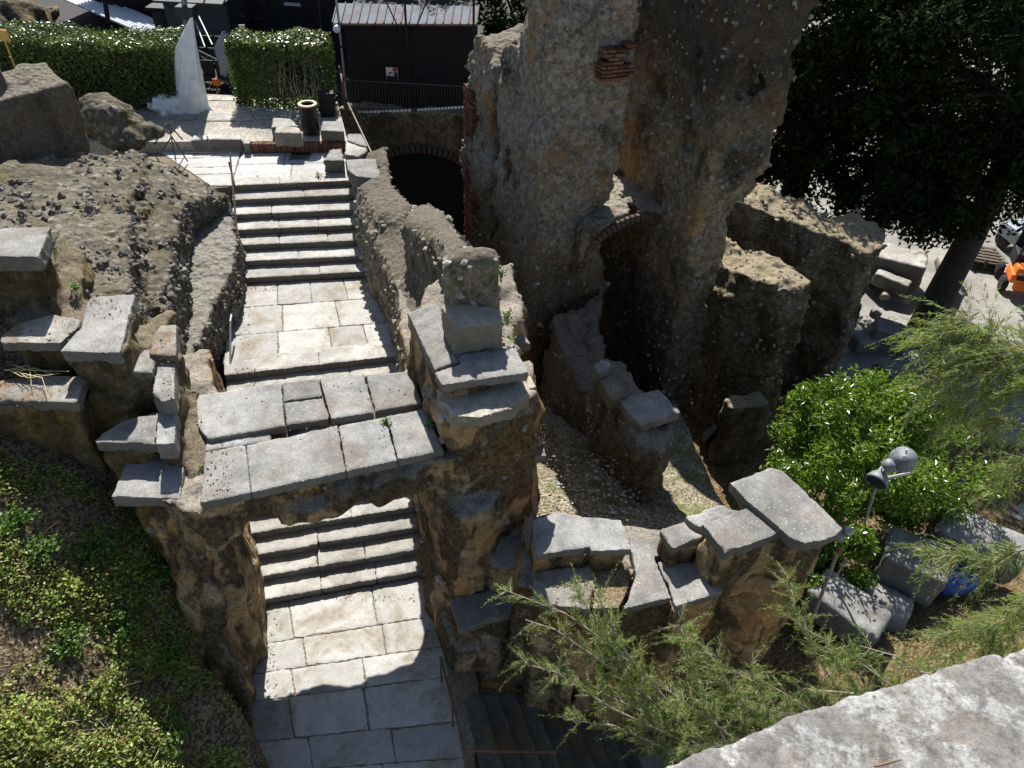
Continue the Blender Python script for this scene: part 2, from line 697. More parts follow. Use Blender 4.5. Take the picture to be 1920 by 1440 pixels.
def limestone(name, a, b, spots=.5, litter=0.0, dark=.3, side=.55):
    """grey weathered slab: mottling, pale lichen flecks, dark pits, brown litter"""
    t = NT(name)
    n = t.noise(5, 9, .7)
    base = t.ramp(n, [(.28, a), (.72, b)])
    lg = t.ramp(t.noise(1.1, 5, .6, dist=.5), [(.35, .72), (.65, 1.12)])
    base = t.mix(1.0, base, lg, 'MULTIPLY')
    oi = t.n.new('ShaderNodeObjectInfo')
    base = t.mix(1.0, base, t.ramp(oi.outputs['Random'], [(0, (.80, .79, .76)), (.5, (1, .985, .96)), (1, (1.10, 1.10, 1.10))]), 'MULTIPLY')
    v = t.vor(22)
    c = t.n.new('ShaderNodeRGBToBW')
    t.l(v.outputs['Color'], c.inputs[0])
    sp = t.math('MULTIPLY', t.ramp(v.outputs['Distance'], [(.12, 1.0), (.26, 0.0)]), t.ramp(c.outputs[0], [(.62, 0.0), (.66, spots)]))
    base = t.mix(sp, base, (.66, .64, .59))
    v2 = t.vor(9)
    pit = t.math('MULTIPLY', t.ramp(v2.outputs['Distance'], [(.06, 1.0), (.13, 0.0)]), .35)
    base = t.mix(pit, base, (.09, .08, .07))
    dk = t.ramp(t.noise(2.6, 8, .72, dist=.4), [(.52, 0.0), (.68, dark)])
    base = t.mix(dk, base, (.06, .055, .05))
    if litter:
        lt = t.ramp(t.noise(1.5, 4, .55), [(.5, 0.0), (.62, litter)])
        lt = t.math('MULTIPLY', lt, t.ramp(t.noise(30, 5, .8), [(.42, 0.0), (.5, 1.0)]))
        base = t.mix(lt, base, t.ramp(t.noise(50, 3), [(.35, (.06, .03, .012)), (.65, (.28, .17, .08))]))
    base = t.mix(1.0, base, t.ramp(t.noise(38, 9, .78), [(.33, .62), (.5, 1.0), (.67, 1.22)]), 'MULTIPLY')
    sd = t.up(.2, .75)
    base = t.mix(t.math('SUBTRACT', 1.0, sd), base, t.mix(side, base, (.10, .085, .065)))  # upright faces painted darker: grime plus the shade on the risers
    b1 = t.bump(t.noise(8, 8, .7), .02, .6)
    b2 = t.bump(t.noise(55, 6, .75), .006, .9, b1)
    return t.done(base, .85, b2, spec=.2)


def paving_mat(name, a, b, stain, amt=.5):
    t = NT(name)
    isl = t.geo.outputs['Random Per Island']
    n = t.noise(4, 9, .7)
    base = t.ramp(n, [(.25, a), (.75, b)])
    base = t.mix(1.0, base, t.ramp(isl, [(0, .72), (1, 1.08)]), 'MULTIPLY')
    s = t.ramp(t.noise(.9, 8, .68, dist=.5), [(.49, 0.0), (.60, amt)])
    s = t.math('MULTIPLY', s, t.ramp(t.noise(9, 8, .75), [(.35, .35), (.6, 1.0)]))
    base = t.mix(1.0, base, t.ramp(t.noise(34, 9, .78), [(.33, .7), (.5, 1.0), (.67, 1.15)]), 'MULTIPLY')
    base = t.mix(s, base, stain)
    sp = t.ramp(t.noise(35, 5, .8), [(.62, 0.0), (.72, .55)])
    base = t.mix(sp, base, (.14, .115, .085))
    b1 = t.bump(t.noise(6, 8, .7), .015, .5)
    b2 = t.bump(t.noise(60, 5, .75), .005, .8, b1)
    return t.done(base, .8, b2, spec=.2)


def gravel(name, cols, scale=45, grass=None):
    t = NT(name)
    v = t.vor(scale)
    c = t.n.new('ShaderNodeRGBToBW')
    t.l(v.outputs['Color'], c.inputs[0])
    base = t.ramp(c.outputs[0], [(.3, cols[0]), (.5, cols[1]), (.75, cols[2])])
    base = t.mix(1.0, base, t.ramp(t.noise(.9, 6), [(.3, .65), (.7, 1.15)]), 'MULTIPLY')
    if grass:
        g = t.ramp(t.noise(1.3, 7, .7), [(.5, 0.0), (.6, .75)])
        base = t.mix(g, base, grass)
    b = t.bump(v.outputs['Distance'], .015, .8)
    return t.done(base, .95, t.bump(t.noise(5, 6), .04, .6, b), spec=.1)


def leaf_mat(name, a, b, trans=.35, gloss=.35, dead=None, dead_amt=.1, spec=.5):
    t = NT(name)
    isl = t.geo.outputs['Random Per Island']
    st = [(0.0, a), (.85, b)]
    if dead:
        st = [(0.0, a), (.92 - dead_amt, b), (.95 - dead_amt, dead), (1.0, dead)]
    col = t.ramp(isl, st)
    col = t.mix(1.0, col, t.ramp(t.noise(1.4, 4), [(.3, .7), (.7, 1.25)]), 'MULTIPLY')
    t.done(col, gloss, spec=spec)
    tr = t.n.new('ShaderNodeBsdfTranslucent')
    t.l(t.mix(1.0, col, (1.3, 1.5, .5), 'MULTIPLY'), tr.inputs[0])
    ms = t.n.new('ShaderNodeMixShader')
    ms.inputs[0].default_value = trans
    t.l(t.b.outputs[0], ms.inputs[1])
    t.l(tr.outputs[0], ms.inputs[2])
    t.l(ms.outputs[0], t.out.inputs[0])
    return t.m


def plain(name, col, rough=.6, metal=0.0, var=.25, scale=6, bump=.003, dirt=None, dirt_amt=.5):
    t = NT(name)
    base = t.mix(1.0, col, t.ramp(t.noise(scale, 6, .65), [(.3, 1 - var), (.7, 1 + var)]), 'MULTIPLY')
    if dirt:
        base = t.mix(t.ramp(t.noise(scale * 1.7, 7, .7), [(.5, 0.0), (.65, dirt_amt)]), base, dirt)
    return t.done(base, rough, t.bump(t.noise(scale * 6, 4), bump, .6), metal, .4)


def brick_mat(name):
    t = NT(name)
    isl = t.geo.outputs['Random Per Island']
    base = t.ramp(isl, [(0, (.10, .045, .03)), (.5, (.17, .075, .048)), (1, (.24, .135, .095))])
    base = t.mix(t.ramp(t.noise(9, 7, .7), [(.5, 0.0), (.7, .8)]), base, (.10, .07, .055))
    return t.done(base, .95, t.bump(t.noise(40, 5), .01, .8), spec=.1)


M = {}
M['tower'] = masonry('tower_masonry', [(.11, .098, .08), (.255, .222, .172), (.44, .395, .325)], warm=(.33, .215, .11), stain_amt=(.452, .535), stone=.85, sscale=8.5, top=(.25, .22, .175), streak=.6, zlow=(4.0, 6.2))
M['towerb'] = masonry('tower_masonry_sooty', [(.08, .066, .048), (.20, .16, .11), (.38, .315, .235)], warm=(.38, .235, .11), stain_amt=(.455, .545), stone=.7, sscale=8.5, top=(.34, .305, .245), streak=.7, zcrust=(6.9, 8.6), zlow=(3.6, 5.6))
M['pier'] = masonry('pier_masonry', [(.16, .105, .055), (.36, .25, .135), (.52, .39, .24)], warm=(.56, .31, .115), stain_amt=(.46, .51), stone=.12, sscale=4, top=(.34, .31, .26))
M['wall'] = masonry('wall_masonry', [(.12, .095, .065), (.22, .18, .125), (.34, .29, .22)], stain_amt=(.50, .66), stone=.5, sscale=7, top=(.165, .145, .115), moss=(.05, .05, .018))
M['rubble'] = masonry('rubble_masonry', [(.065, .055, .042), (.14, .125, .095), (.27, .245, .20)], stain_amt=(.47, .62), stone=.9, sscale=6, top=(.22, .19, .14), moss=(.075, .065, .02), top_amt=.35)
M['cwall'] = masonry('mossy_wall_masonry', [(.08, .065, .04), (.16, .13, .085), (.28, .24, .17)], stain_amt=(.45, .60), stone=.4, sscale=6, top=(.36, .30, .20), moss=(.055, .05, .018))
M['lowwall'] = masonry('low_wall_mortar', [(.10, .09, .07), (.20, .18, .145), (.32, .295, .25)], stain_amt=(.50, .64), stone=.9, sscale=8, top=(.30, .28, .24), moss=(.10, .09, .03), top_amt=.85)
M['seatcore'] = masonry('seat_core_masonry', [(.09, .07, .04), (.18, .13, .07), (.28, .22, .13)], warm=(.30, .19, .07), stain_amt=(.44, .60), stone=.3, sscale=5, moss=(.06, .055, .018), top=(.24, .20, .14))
M['plaster'] = masonry('old_plaster', [(.10, .08, .06), (.15, .12, .092), (.21, .175, .135)], stain_amt=(.53, .70), stone=.1, sscale=9, top=(.24, .215, .17))
M['dwall'] = masonry('far_wall_masonry', [(.10, .08, .055), (.17, .14, .10), (.26, .22, .16)], stain_amt=(.45, .60), stone=.4, sscale=6, top=(.36, .30, .20), moss=(.055, .055, .02), course=.65)
M['slab'] = limestone('grey_limestone', (.18, .18, .175), (.375, .37, .355), spots=.7, litter=.25)
M['slab_litter'] = limestone('littered_limestone', (.19, .18, .16), (.40, .375, .33), spots=.7, litter=.9)
M['slab_deck'] = limestone('deck_limestone', (.20, .20, .195), (.385, .38, .365), spots=.6, litter=.35, dark=.2)
M['slab_moss'] = limestone('mossy_limestone', (.16, .15, .11), (.34, .30, .22), spots=.8, litter=.95, dark=.5)
M['step'] = limestone('step_limestone', (.34, .33, .305), (.55, .54, .505), spots=.3, litter=.35, dark=.35, side=.78)
M['broken'] = limestone('broken_stone', (.30, .275, .22), (.52, .48, .40), spots=.3, litter=.3, dark=.25)
M['shadestep'] = limestone('shaded_step_stone', (.075, .072, .062), (.15, .145, .125), spots=.3, litter=.8, dark=.6)  # darker stone colour stands in for the shade over the side steps
M['parapet'] = None
M['pave'] = paving_mat('landing_paving', (.35, .34, .31), (.56, .55, .515), (.24, .195, .135), .9)
M['pave_top'] = paving_mat('terrace_paving', (.42, .415, .395), (.61, .605, .58), (.34, .305, .25), .6)
M['pebble'] = paving_mat('embedded_stone', (.08, .074, .064), (.20, .185, .16), (.40, .38, .34), .4)
M['tstone'] = paving_mat('tower_stone', (.14, .125, .10), (.33, .30, .25), (.55, .52, .47), .6)
M['mortar'] = gravel('dusty_mortar', [(.16, .13, .09), (.24, .20, .14), (.32, .27, .20)], 60)
M['gravel'] = gravel('terrace_gravel', [(.28, .26, .22), (.42, .39, .33), (.55, .52, .46)], 40)
M['passage'] = gravel('passage_gravel', [(.12, .10, .065), (.24, .20, .13), (.38, .34, .26)], 28, grass=(.10, .11, .03))
M['earth'] = gravel('bank_earth', [(.07, .05, .028), (.14, .105, .062), (.25, .195, .125)], 30)
M['yard'] = gravel('yard_gravel', [(.27, .255, .225), (.34, .325, .29), (.42, .405, .37)], 60)
M['dirt'] = gravel('dirt', [(.10, .065, .03), (.17, .115, .055), (.26, .19, .11)], 25)
M['brick'] = brick_mat('old_brick')
M['darkbrick'] = plain('sooty_brick', (.085, .06, .045), .95, 0, .5, scale=9, dirt=(.15, .12, .09))
M['steel'] = plain('galvanised_steel', (.32, .33, .34), .45, .6, .15)
M['rust'] = plain('rusty_iron', (.16, .085, .055), .7, .3, .35, dirt=(.07, .035, .02))
M['iron'] = plain('brown_painted_iron', (.10, .07, .06), .55, .3, .3)
M['darkgrey'] = plain('dark_grey_panel', (.07, .075, .08), .7, 0, .3)
M['black'] = plain('black_paint', (.012, .012, .013), .6, 0, .3)
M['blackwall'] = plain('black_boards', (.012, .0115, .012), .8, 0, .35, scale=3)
M['blackiron'] = plain('black_iron', (.02, .02, .022), .5, .4, .2)
M['plastic'] = plain('white_sheeting', (.80, .82, .82), .45, 0, .15, scale=4, bump=.006)
M['bluegrey'] = plain('grey_sheeting', (.30, .34, .38), .5, 0, .2)
M['white'] = plain('white_paint', (.75, .75, .74), .6, 0, .08)
M['red'] = plain('red_print', (.55, .03, .025), .6, 0, .1)
M['orange'] = plain('orange_paint', (.95, .20, .02), .45, 0, .12, dirt=(.35, .12, .04), dirt_amt=.5)
M['tyre'] = plain('tyre_rubber', (.02, .02, .02), .85, 0, .3)
M['glass'] = plain('dark_glass', (.03, .04, .045), .1, 0, .1)
M['blue'] = plain('blue_tarp', (.02, .07, .26), .5, 0, .3)
M['yellow'] = plain('yellow_sign', (.70, .42, .08), .6, 0, .1)
M['cream'] = plain('cream_board', (.62, .52, .36), .7, 0, .1)
M['roofsheet'] = plain('corrugated_sheet', (.60, .63, .67), .7, .0, .15, dirt=(.4, .38, .34), dirt_amt=.4)
M['roofrust'] = plain('weathered_red_sheet', (.17, .19, .22), .9, 0, .2, scale=1.3, dirt=(.20, .10, .085), dirt_amt=.8)
M['green'] = plain('green_crate', (.05, .42, .12), .5, 0, .1)
M['bark'] = plain('bark', (.13, .10, .075), .95, 0, .4, scale=14, bump=.02)
M['darkbark'] = plain('dark_bark', (.05, .04, .03), .95, 0, .4, scale=10, bump=.03)
M['twig'] = plain('pale_twig', (.30, .25, .20), .9, 0, .3, scale=20)
M['drytwig'] = plain('dry_twig', (.20, .12, .07), .9, 0, .3, scale=20)
M['straw'] = plain('straw', (.50, .42, .24), .9, 0, .2, scale=20)
M['lamp'] = plain('grey_lamp_shell', (.20, .215, .23), .55, .1, .25, dirt=(.10, .09, .08))
M['hedge'] = leaf_mat('hedge_leaf', (.035, .07, .014), (.12, .18, .04), .3, .3, (.13, .08, .03), .05)
M['laurel'] = leaf_mat('laurel_leaf', (.04, .10, .008), (.20, .29, .03), .42, .26)
M['evergreen'] = leaf_mat('evergreen_leaf', (.010, .016, .006), (.028, .040, .014), .15, .8, spec=.08)
M['midtree'] = leaf_mat('broad_leaf', (.025, .05, .01), (.08, .13, .025), .35, .4)
M['cypress'] = leaf_mat('cypress_spray', (.07, .12, .03), (.30, .36, .12), .5, .5, (.30, .22, .10), .07)
M['cover'] = leaf_mat('ground_cover_leaf', (.09, .14, .025), (.45, .51, .14), .42, .45, (.24, .15, .07), .14)
M['weed'] = leaf_mat('weed_leaf', (.06, .12, .02), (.14, .25, .05), .4, .4)


def parapet_mat():
    t = NT('parapet_limestone')
    n = t.noise(14, 9, .7)
    base = t.ramp(n, [(.3, (.27, .26, .245)), (.55, (.39, .375, .35)), (.75, (.46, .43, .39))])
    pk = t.ramp(t.noise(4, 6, .6), [(.54, 0.0), (.68, .6)])
    base = t.mix(pk, base, (.44, .33, .25))
    li = t.ramp(t.noise(9, 9, .68, dist=.25), [(.49, 0.0), (.55, .9)])
    base = t.mix(li, base, t.ramp(t.noise(60, 6, .7), [(.3, (.44, .435, .42)), (.6, (.76, .75, .72))]))
    base = t.mix(t.math('MULTIPLY', t.ramp(t.noise(5, 9, .75), [(.56, 0.0), (.66, .6)]), 1.0), base, (.20, .165, .125))
    base = t.mix(1.0, base, t.ramp(t.noise(45, 8, .78), [(.35, .6), (.5, 1.0), (.65, 1.2)]), 'MULTIPLY')
    pv = t.vor(60)
    pit = t.math('MULTIPLY', t.ramp(pv.outputs['Distance'], [(.10, 1.0), (.28, 0.0)]), t.ramp(t.noise(9, 4), [(.45, 0.0), (.6, .75)]))
    base = t.mix(pit, base, (.13, .115, .10))
    b1 = t.bump(t.noise(24, 9, .75), .02, 1.0)
    b2 = t.bump(t.noise(140, 6, .8), .005, 1.0, b1)
    return t.done(base, .9, b2, spec=.1)


M['parapet'] = parapet_mat()


# ------------------------------------------------------------------ setting: ground levels
rnd = random.Random(4)
RS = np.random.RandomState(11)
YARD_Z, LAND_Z, TERR_Z, GRAV_Z = -2.6, 2.04, 3.23, 3.5
L0, R0 = P(480, 1137, 0), P(790, 1080, 0)
L1, R1 = P(432, 702, LAND_Z), P(748, 666, LAND_Z)
L2, R2 = P(453, 532, LAND_Z), P(693, 520, LAND_Z)
L3, R3 = P(440, 347, TERR_Z), P(660, 338, TERR_Z)


def lerp(a, b, t):
    return a + (b - a) * t


def sheet(name, x0, x1, y0, y1, n, fz, mat, kind='structure'):
    xs, ys = np.linspace(x0, x1, n[0]), np.linspace(y0, y1, n[1])
    X, Y = np.meshgrid(xs, ys, indexing='ij')
    Z = fz(X.ravel(), Y.ravel())
    V = np.stack([X.ravel(), Y.ravel(), Z], 1)
    i, j = np.meshgrid(np.arange(n[0] - 1), np.arange(n[1] - 1), indexing='ij')
    a = (i * n[1] + j).ravel()
    F = np.stack([a, a + n[1], a + n[1] + 1, a + 1], 1)
    return tag(np_mesh(name, V, F, mat), kind=kind)


def nz2(X, Y, s, seed=0, o=4):
    return fbm(np.stack([X * s, Y * s, np.zeros_like(X)], 1), o, seed)


# ground: one sheet to the horizon
def _gz(X, Y):
    far = np.clip((np.hypot(X, Y) - 60) / 100, 0, 1)
    return YARD_Z + .04 * nz2(X, Y, .5) * (1 - far)


tag(MB().prism([(-900, -900), (900, -900), (900, 900), (-900, 900)], YARD_Z - 3, YARD_Z - .12).build('ground', M['yard']), kind='structure')
sheet('yard', -40, 60, -10, 80, (150, 140), _gz, M['yard'])

# gravel passage between the pier and the tall ruin, falling away from the viewer
sheet('passage', -2.6, 4.2, 7.0, 20.5, (80, 140), lambda X, Y: np.where(Y < 8.4, 1.25, 1.25 - (Y - 8.4) * .33) + .06 * nz2(X, Y, 1.2, 3) - 4 * np.clip((-.15 - (Y - 9.2) * .30 - X) / .25, 0, 1), M['passage'])
sheet('dirt_ground', 3.4, 15.0, 3.0, 18.5, (110, 130), lambda X, Y: YARD_Z + .25 + .10 * nz2(X, Y, .8, 5) + 1.15 * np.exp(-((X - 9.0) / 3.2) ** 2 - ((Y - 7.6) / 1.9) ** 2) - .6 * np.clip(1.15 - np.minimum(15.0 - X, 18.5 - Y) / 1.6 + .7 * nz2(X, Y, .7, 8), 0, 1), M['dirt'])

# upper terrace and the ground beyond
_e0, _e1 = P(225, 266, GRAV_Z)[:2], P(652, 264, GRAV_Z)[:2]
_bk = P(440, 179, GRAV_Z)[1]
tag(MB().prism([(-45, _e0[1] - 2.5), tuple(_e0), tuple(_e1), (-5.75, 22.3), (-5.75, _bk), (-8.0, _bk), (-45, _bk)], YARD_Z, GRAV_Z).build('terrace', M['gravel']), kind='structure')
tag(MB().prism([(-60, _bk), (-5.75, _bk), (-5.75, 23.2), (-.9, 23.2), (2, 24.5), (2, 90), (-60, 90)], YARD_Z, 2.35).build('lower_court', M['blackwall']), kind='structure')
_pt = [P(230, 270, TERR_Z), P(655, 268, TERR_Z), R3 + (R3 - L3) * .04, L3, P(392, 352, TERR_Z)]
tag(MB().prism([tuple(p[:2]) for p in _pt], 0, TERR_Z - .03).build('terrace_base', M['mortar']), kind='structure')


def pave(name, bl, br, tr, tl, z, rows, mat, seed, gap=.0025, colw=(.7, 1.3), jz=.006, th=.1):
    r = random.Random(seed)
    VV, FF, off = [], [], 0
    bl, br, tr, tl = [np.array(q[:2]) for q in (bl, br, tr, tl)]

    def q(u, v):
        return (bl * (1 - u) + br * u) * (1 - v) + (tl * (1 - u) + tr * u) * v
    w = np.linalg.norm(br - bl)
    cuts = [0.0]
    for i in range(rows):
        cuts.append(cuts[-1] + r.uniform(.75, 1.25))
    cuts = [c / cuts[-1] for c in cuts]
    jit = lambda: np.array([r.uniform(-.004, .004), r.uniform(-.004, .004)])
    for i in range(rows):
        u = [0.0]
        while u[-1] < 1 - .25 * colw[0] / w:
            u.append(u[-1] + r.uniform(*colw) / w)
        u = [c / u[-1] for c in u]
        dv = [r.uniform(-.012, .012) for _ in u]
        for k in range(len(u) - 1):
            a, b, c, d = q(u[k], cuts[i]), q(u[k + 1], cuts[i]), q(u[k + 1] + dv[k] * 0, cuts[i + 1]), q(u[k], cuts[i + 1])
            cc = (a + b + c + d) / 4
            pts = []
            for p in (a, b, c, d):
                e = cc - p
                pts.append(tuple(p + e / np.linalg.norm(e) * gap * 1.2 + jit()))
            V, F = slab_geo(pts, z + r.uniform(-jz, jz) * .6, th, h=.035, rough=.012, chip=.016, tilt=(r.uniform(-.004, .004), r.uniform(-.004, .004)), seed=seed * 100 + i * 9 + k)
            VV.append(V)
            FF.append(F + off)
            off += len(V)
    o = np_mesh(name, np.concatenate(VV), np.concatenate(FF), mat)
    o.data.set_sharp_from_angle(angle=R(35))
    return tag(o, kind='structure')


_s = lambda l, r, e: (l + (l - r) / np.linalg.norm(l - r) * e, r + (r - l) / np.linalg.norm(r - l) * e)
_a, _b = _s(L2, R2, .18)
_c, _d = _s(L1 + (L2 - L1) * .12, R1 + (R2 - R1) * .12, .18)
pave('middle_landing', _c, _d, _b, _a, LAND_Z, 3, M['pave'], 3)
tag(MB().prism([tuple(p[:2]) for p in (_c, _d, _b, _a)], 0, LAND_Z - .025).build('landing_base', M['mortar']), kind='structure')
_bl, _br = P(470, 1620, 0), P(905, 1620, 0)
pave('lower_landing', _bl, _br, R0 + (R0 - L0) * .06, L0 + (L0 - R0) * .25, 0, 7, M['pave'], 8, colw=(.8, 1.5))
tag(MB().prism([(-7, 1), (-.2, 1), (-.3, 6), (-1.2, 8.6), (-7, 8.6)], -.6, -.022).build('lower_landing_base', M['mortar']), kind='structure')
pave('upper_landing', L3 + (L3 - R3) * .02 + (L3 - L2) * .12, R3 + (L3 - L2) * .12, P(652, 280, TERR_Z), P(455, 280, TERR_Z), TERR_Z, 2, M['pave_top'], 5, colw=(1.0, 1.7))
pave('upper_landing_side', P(395, 348, TERR_Z), L3 + (L3 - R3) * .03, P(452, 280, TERR_Z), P(300, 284, TERR_Z), TERR_Z, 4, M['pave_top'], 15, colw=(.9, 1.5))

# ------------------------------------------------------------------ staircases: every step a part
def stair(name, label, A0, B0, A1, B1, z0, n, rise, ext, depth_last, seed, h=.032):
    t = empty(name, ((A0 + B0) / 2))
    tag(t, label, 'staircase', 'stone flights of the stairway')
    r = random.Random(seed)
    for i in range(n):
        f = i / (n - 1)
        a, b = _s(lerp(A0, A1, f), lerp(B0, B1, f), ext)
        f2 = (i + 1) / (n - 1)
        c, d = _s(lerp(A0, A1, f2), lerp(B0, B1, f2), ext)
        if i == n - 1:
            c, d = _s(lerp(A0, A1, 1 + depth_last), lerp(B0, B1, 1 + depth_last), ext)
        dirn = (c - a)[:2] / np.linalg.norm((c - a)[:2])
        c, d = c + np.array([*dirn, 0]) * .05, d + np.array([*dirn, 0]) * .05
        z = z0 + rise * (i + 1)
        cuts = [0, r.uniform(.28, .42), r.uniform(.6, .74), 1] if r.random() < .6 else [0, r.uniform(.4, .62), 1]
        VV, FF, o = [], [], 0
        for k in range(len(cuts) - 1):
            u, v = cuts[k] - .0012, cuts[k + 1] + .0012
            j = r.uniform(-.01, .01)
            jj = np.array([*dirn, 0]) * j
            poly = [tuple(p[:2]) for p in (lerp(a, b, u) + jj, lerp(a, b, v) + jj, lerp(d, c, 1 - v), lerp(d, c, 1 - u))]
            V, F = slab_geo(poly, z + r.uniform(-.004, .004), rise + .05, h=h, chip=.026, rough=.016, seed=seed * 50 + i * 5 + k)
            VV.append(V)
            FF.append(F + o)
            o += len(V)
        np_mesh('step', np.concatenate(VV), np.concatenate(FF), M['step'], t).data.set_sharp_from_angle(angle=R(35))
    return t


RISE = .17
stair('stone_staircase', 'lower flight of worn pale stone steps seen through the arch under the bridge', L0, R0, L1, R1, 0, 12, RISE, .12, .12, 1)
stair('stone_staircase', 'upper flight of seven pale stone steps climbing to the bright terrace', L2, R2, L3, R3, LAND_Z, 7, RISE, .10, .12, 2)
tag(MB().prism([tuple(p[:2]) for p in (L0 + (L0 - R0) * .05 + (L1 - L0) * .06, R0 + (R1 - R0) * .06, R1, L1)], -.5, [.0, .0, LAND_Z - .2, LAND_Z - .2]).build('stair_base', M['mortar']), kind='structure')
tag(MB().prism([tuple(p[:2]) for p in (L2 + (L3 - L2) * .08, R2 + (R3 - R2) * .08, R3, L3)], 0, [LAND_Z, LAND_Z, TERR_Z - .2, TERR_Z - .2]).build('stair_base', M['mortar']), kind='structure')

# side steps going down to the right of the lower landing (in the shade)
_o = P(872, 1330, 0)
_e = np.array([.36, -.93, 0])
_g = np.array([.93, .36, 0])
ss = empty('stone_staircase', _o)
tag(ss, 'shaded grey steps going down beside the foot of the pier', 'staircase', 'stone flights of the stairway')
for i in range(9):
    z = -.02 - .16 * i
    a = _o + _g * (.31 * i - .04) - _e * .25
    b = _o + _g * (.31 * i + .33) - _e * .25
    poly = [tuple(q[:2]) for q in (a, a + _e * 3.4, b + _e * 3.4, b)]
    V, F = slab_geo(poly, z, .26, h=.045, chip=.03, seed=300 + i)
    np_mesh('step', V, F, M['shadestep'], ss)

# ------------------------------------------------------------------ the arch, its pier and the bridge slabs
DECK_Z = 4.1


def arch_fn(G):
    X, Y, Z = G
    d = prism_d(G, [(-1.72, 9.35), (-.95, 7.68), (.22, 8.04), (.1, 8.8), (.2, 10.1), (-.2, 10.9), (-1.3, 10.6)], -.6, 5.03, .01)
    d = np.minimum(d, prism_d(G, [(-1.05, 8.0), (-.92, 7.42), (-.45, 7.36), (.15, 7.82), (.45, 8.2), (.3, 9)], 4.35, 4.74))
    d = smin(d, prism_d(G, [(-1.45, 8.3), (-.93, 7.52), (-.3, 7.5), (.28, 7.85), (.42, 8.6), (-.2, 10)], -.5, 4.55, .035), .12)
    d = smin(d, prism_d(G, [(-.28, 8.0), (-.2, 6.95), (.40, 6.93), (.50, 8.5)], -.5, 2.05, .02), .05)
    d = smin(d, prism_d(G, [(-1.25, 7.75), (-.75, 6.9), (-.5, 6.95), (-.2, 7.2), (.2, 8)], -.5, 3.2, .05), .25)
    d = smin(d, prism_d(G, [(-1.1, 7.5), (-.88, 6.95), (-.66, 6.32), (.30, 6.70), (.45, 7.6)], -.5, 1.15, .03), .05)
    d = smin(d, prism_d(G, [(-1.55, 8.2), (-.72, 6.2), (.0, 6.4), (.4, 7.0), (.3, 9), (-1.2, 9.5)], -2.6, .55, .10), .15)
    # wall behind, on the right of the lower steps
    d = smin(d, prism_d(G, [tuple(R0[:2] + [.06, 0]), tuple(R1[:2]), (-1.5, 12.6), (-.6, 9.5)], -.5, 3.9), .08)
    # bridge
    br = prism_d(G, [(-4.25, 6.38), (-.9, 7.55), (-1.5, 9.2), (-5.0, 8.35)], 3.32, DECK_Z - .14)
    for x_, y_, Y_, rx, rz in ((648, 918, 6.95, .34, .40), (712, 905, 7.12, .30, .38), (560, 940, 6.78, .40, .28), (770, 885, 7.25, .3, .35)):
        c_ = PY(x_, y_, Y_ + .18)
        br = smin(br, ell_d(G, (c_[0], c_[1], c_[2]), (rx, .42, rz)), .12)
    # left springing
    lj = prism_d(G, [(-3.78, 5.05), (-4.50, 6.95), (-5.2, 9.4), (-6.0, 9.3), (-5.1, 7.0), (-4.5, 5.0)], -.8, [(-4.0, 5.0, .2), (-5.2, 5.2, .2), (-4.3, 6.5, 4.0), (-5.4, 6.7, 4.0)], .02)
    lj = np.maximum(lj, Z - (DECK_Z - .16))
    lj = smin(lj, prism_d(G, [(-4.12, 6.34), (-4.32, 7.1), (-5.05, 8.6), (-5.6, 8.3), (-5.0, 6.5)], 0, DECK_Z - .14, .05), .3)
    bl_ = smin(br, lj, .7)
    al = smin(d, bl_, .55)
    return np.minimum(d, np.maximum(al, Z - (DECK_Z - .165)))


arch = sdf_obj('stone_archway', arch_fn, (-6.3, 3.2, -1.2), (.95, 12.9, 5.15), .055, M['pier'], nz=((.10, 1.0, 3), (.05, 3.0, 4)), stones=((.05, 2.2),), seed=21)
embed(arch, 350, .02, .07, M['tstone'], 8, lambda c, n: np.abs(n[:, 2]) < .6)
tag(arch, 'massive ochre and black masonry archway carrying the slab bridge over the stairs', 'archway')

BR = 'grey slabs paving the bridge'
deck = [
    ('large rear bridge slab at the left end, cracked along its front edge', [(366, 742), (440, 730), (526, 718), (533, 797), (392, 822), (372, 800)], DECK_Z + .03),
    ('small rear bridge slab beside the large cracked one', [(529, 717), (597, 710), (604, 742), (533, 752)], DECK_Z),
    ('square front-row piece behind the long gap, second from the left of the bridge', [(533, 755), (604, 745), (618, 784), (538, 796)], DECK_Z - .01),
    ('rear bridge slab in the middle with pale flecks', [(600, 709), (682, 702), (700, 772), (620, 784)], DECK_Z),
    ('rear bridge slab touching the pier, right end of its row', [(685, 701), (772, 696), (790, 755), (703, 770)], DECK_Z),
    ('narrow sunken strip of slab under the gap at the left of the bridge', [(388, 822), (505, 800), (508, 826), (385, 845)], DECK_Z - .05),
    ('front-row bridge slab at the far left corner, brown litter on it', [(385, 846), (460, 833), (470, 922), (376, 943)], DECK_Z),
    ('long front-row bridge slab left of the middle', [(462, 833), (632, 799), (648, 882), (472, 922)], DECK_Z + .005),
    ('front-row bridge slab with scratched pale marks', [(635, 798), (722, 781), (744, 862), (650, 882)], DECK_Z),
    ('front-row bridge slab against the foot of the pier with a weed beside it', [(725, 780), (797, 766), (832, 844), (747, 861)], DECK_Z),
]
for lab, pts, z in deck:
    _cx, _cy = sum(p[0] for p in pts) / len(pts), sum(p[1] for p in pts) / len(pts)
    pts = [(_cx + (p[0] - _cx) * 1.014, _cy + (p[1] - _cy) * 1.022) for p in pts]
    slab('bridge_slab', lab, 'paving slab', pts, z, .16, M['slab_deck'], BR, h=.026, chip=.03, tilt=(rnd.uniform(-.006, .006), rnd.uniform(-.006, .006)))

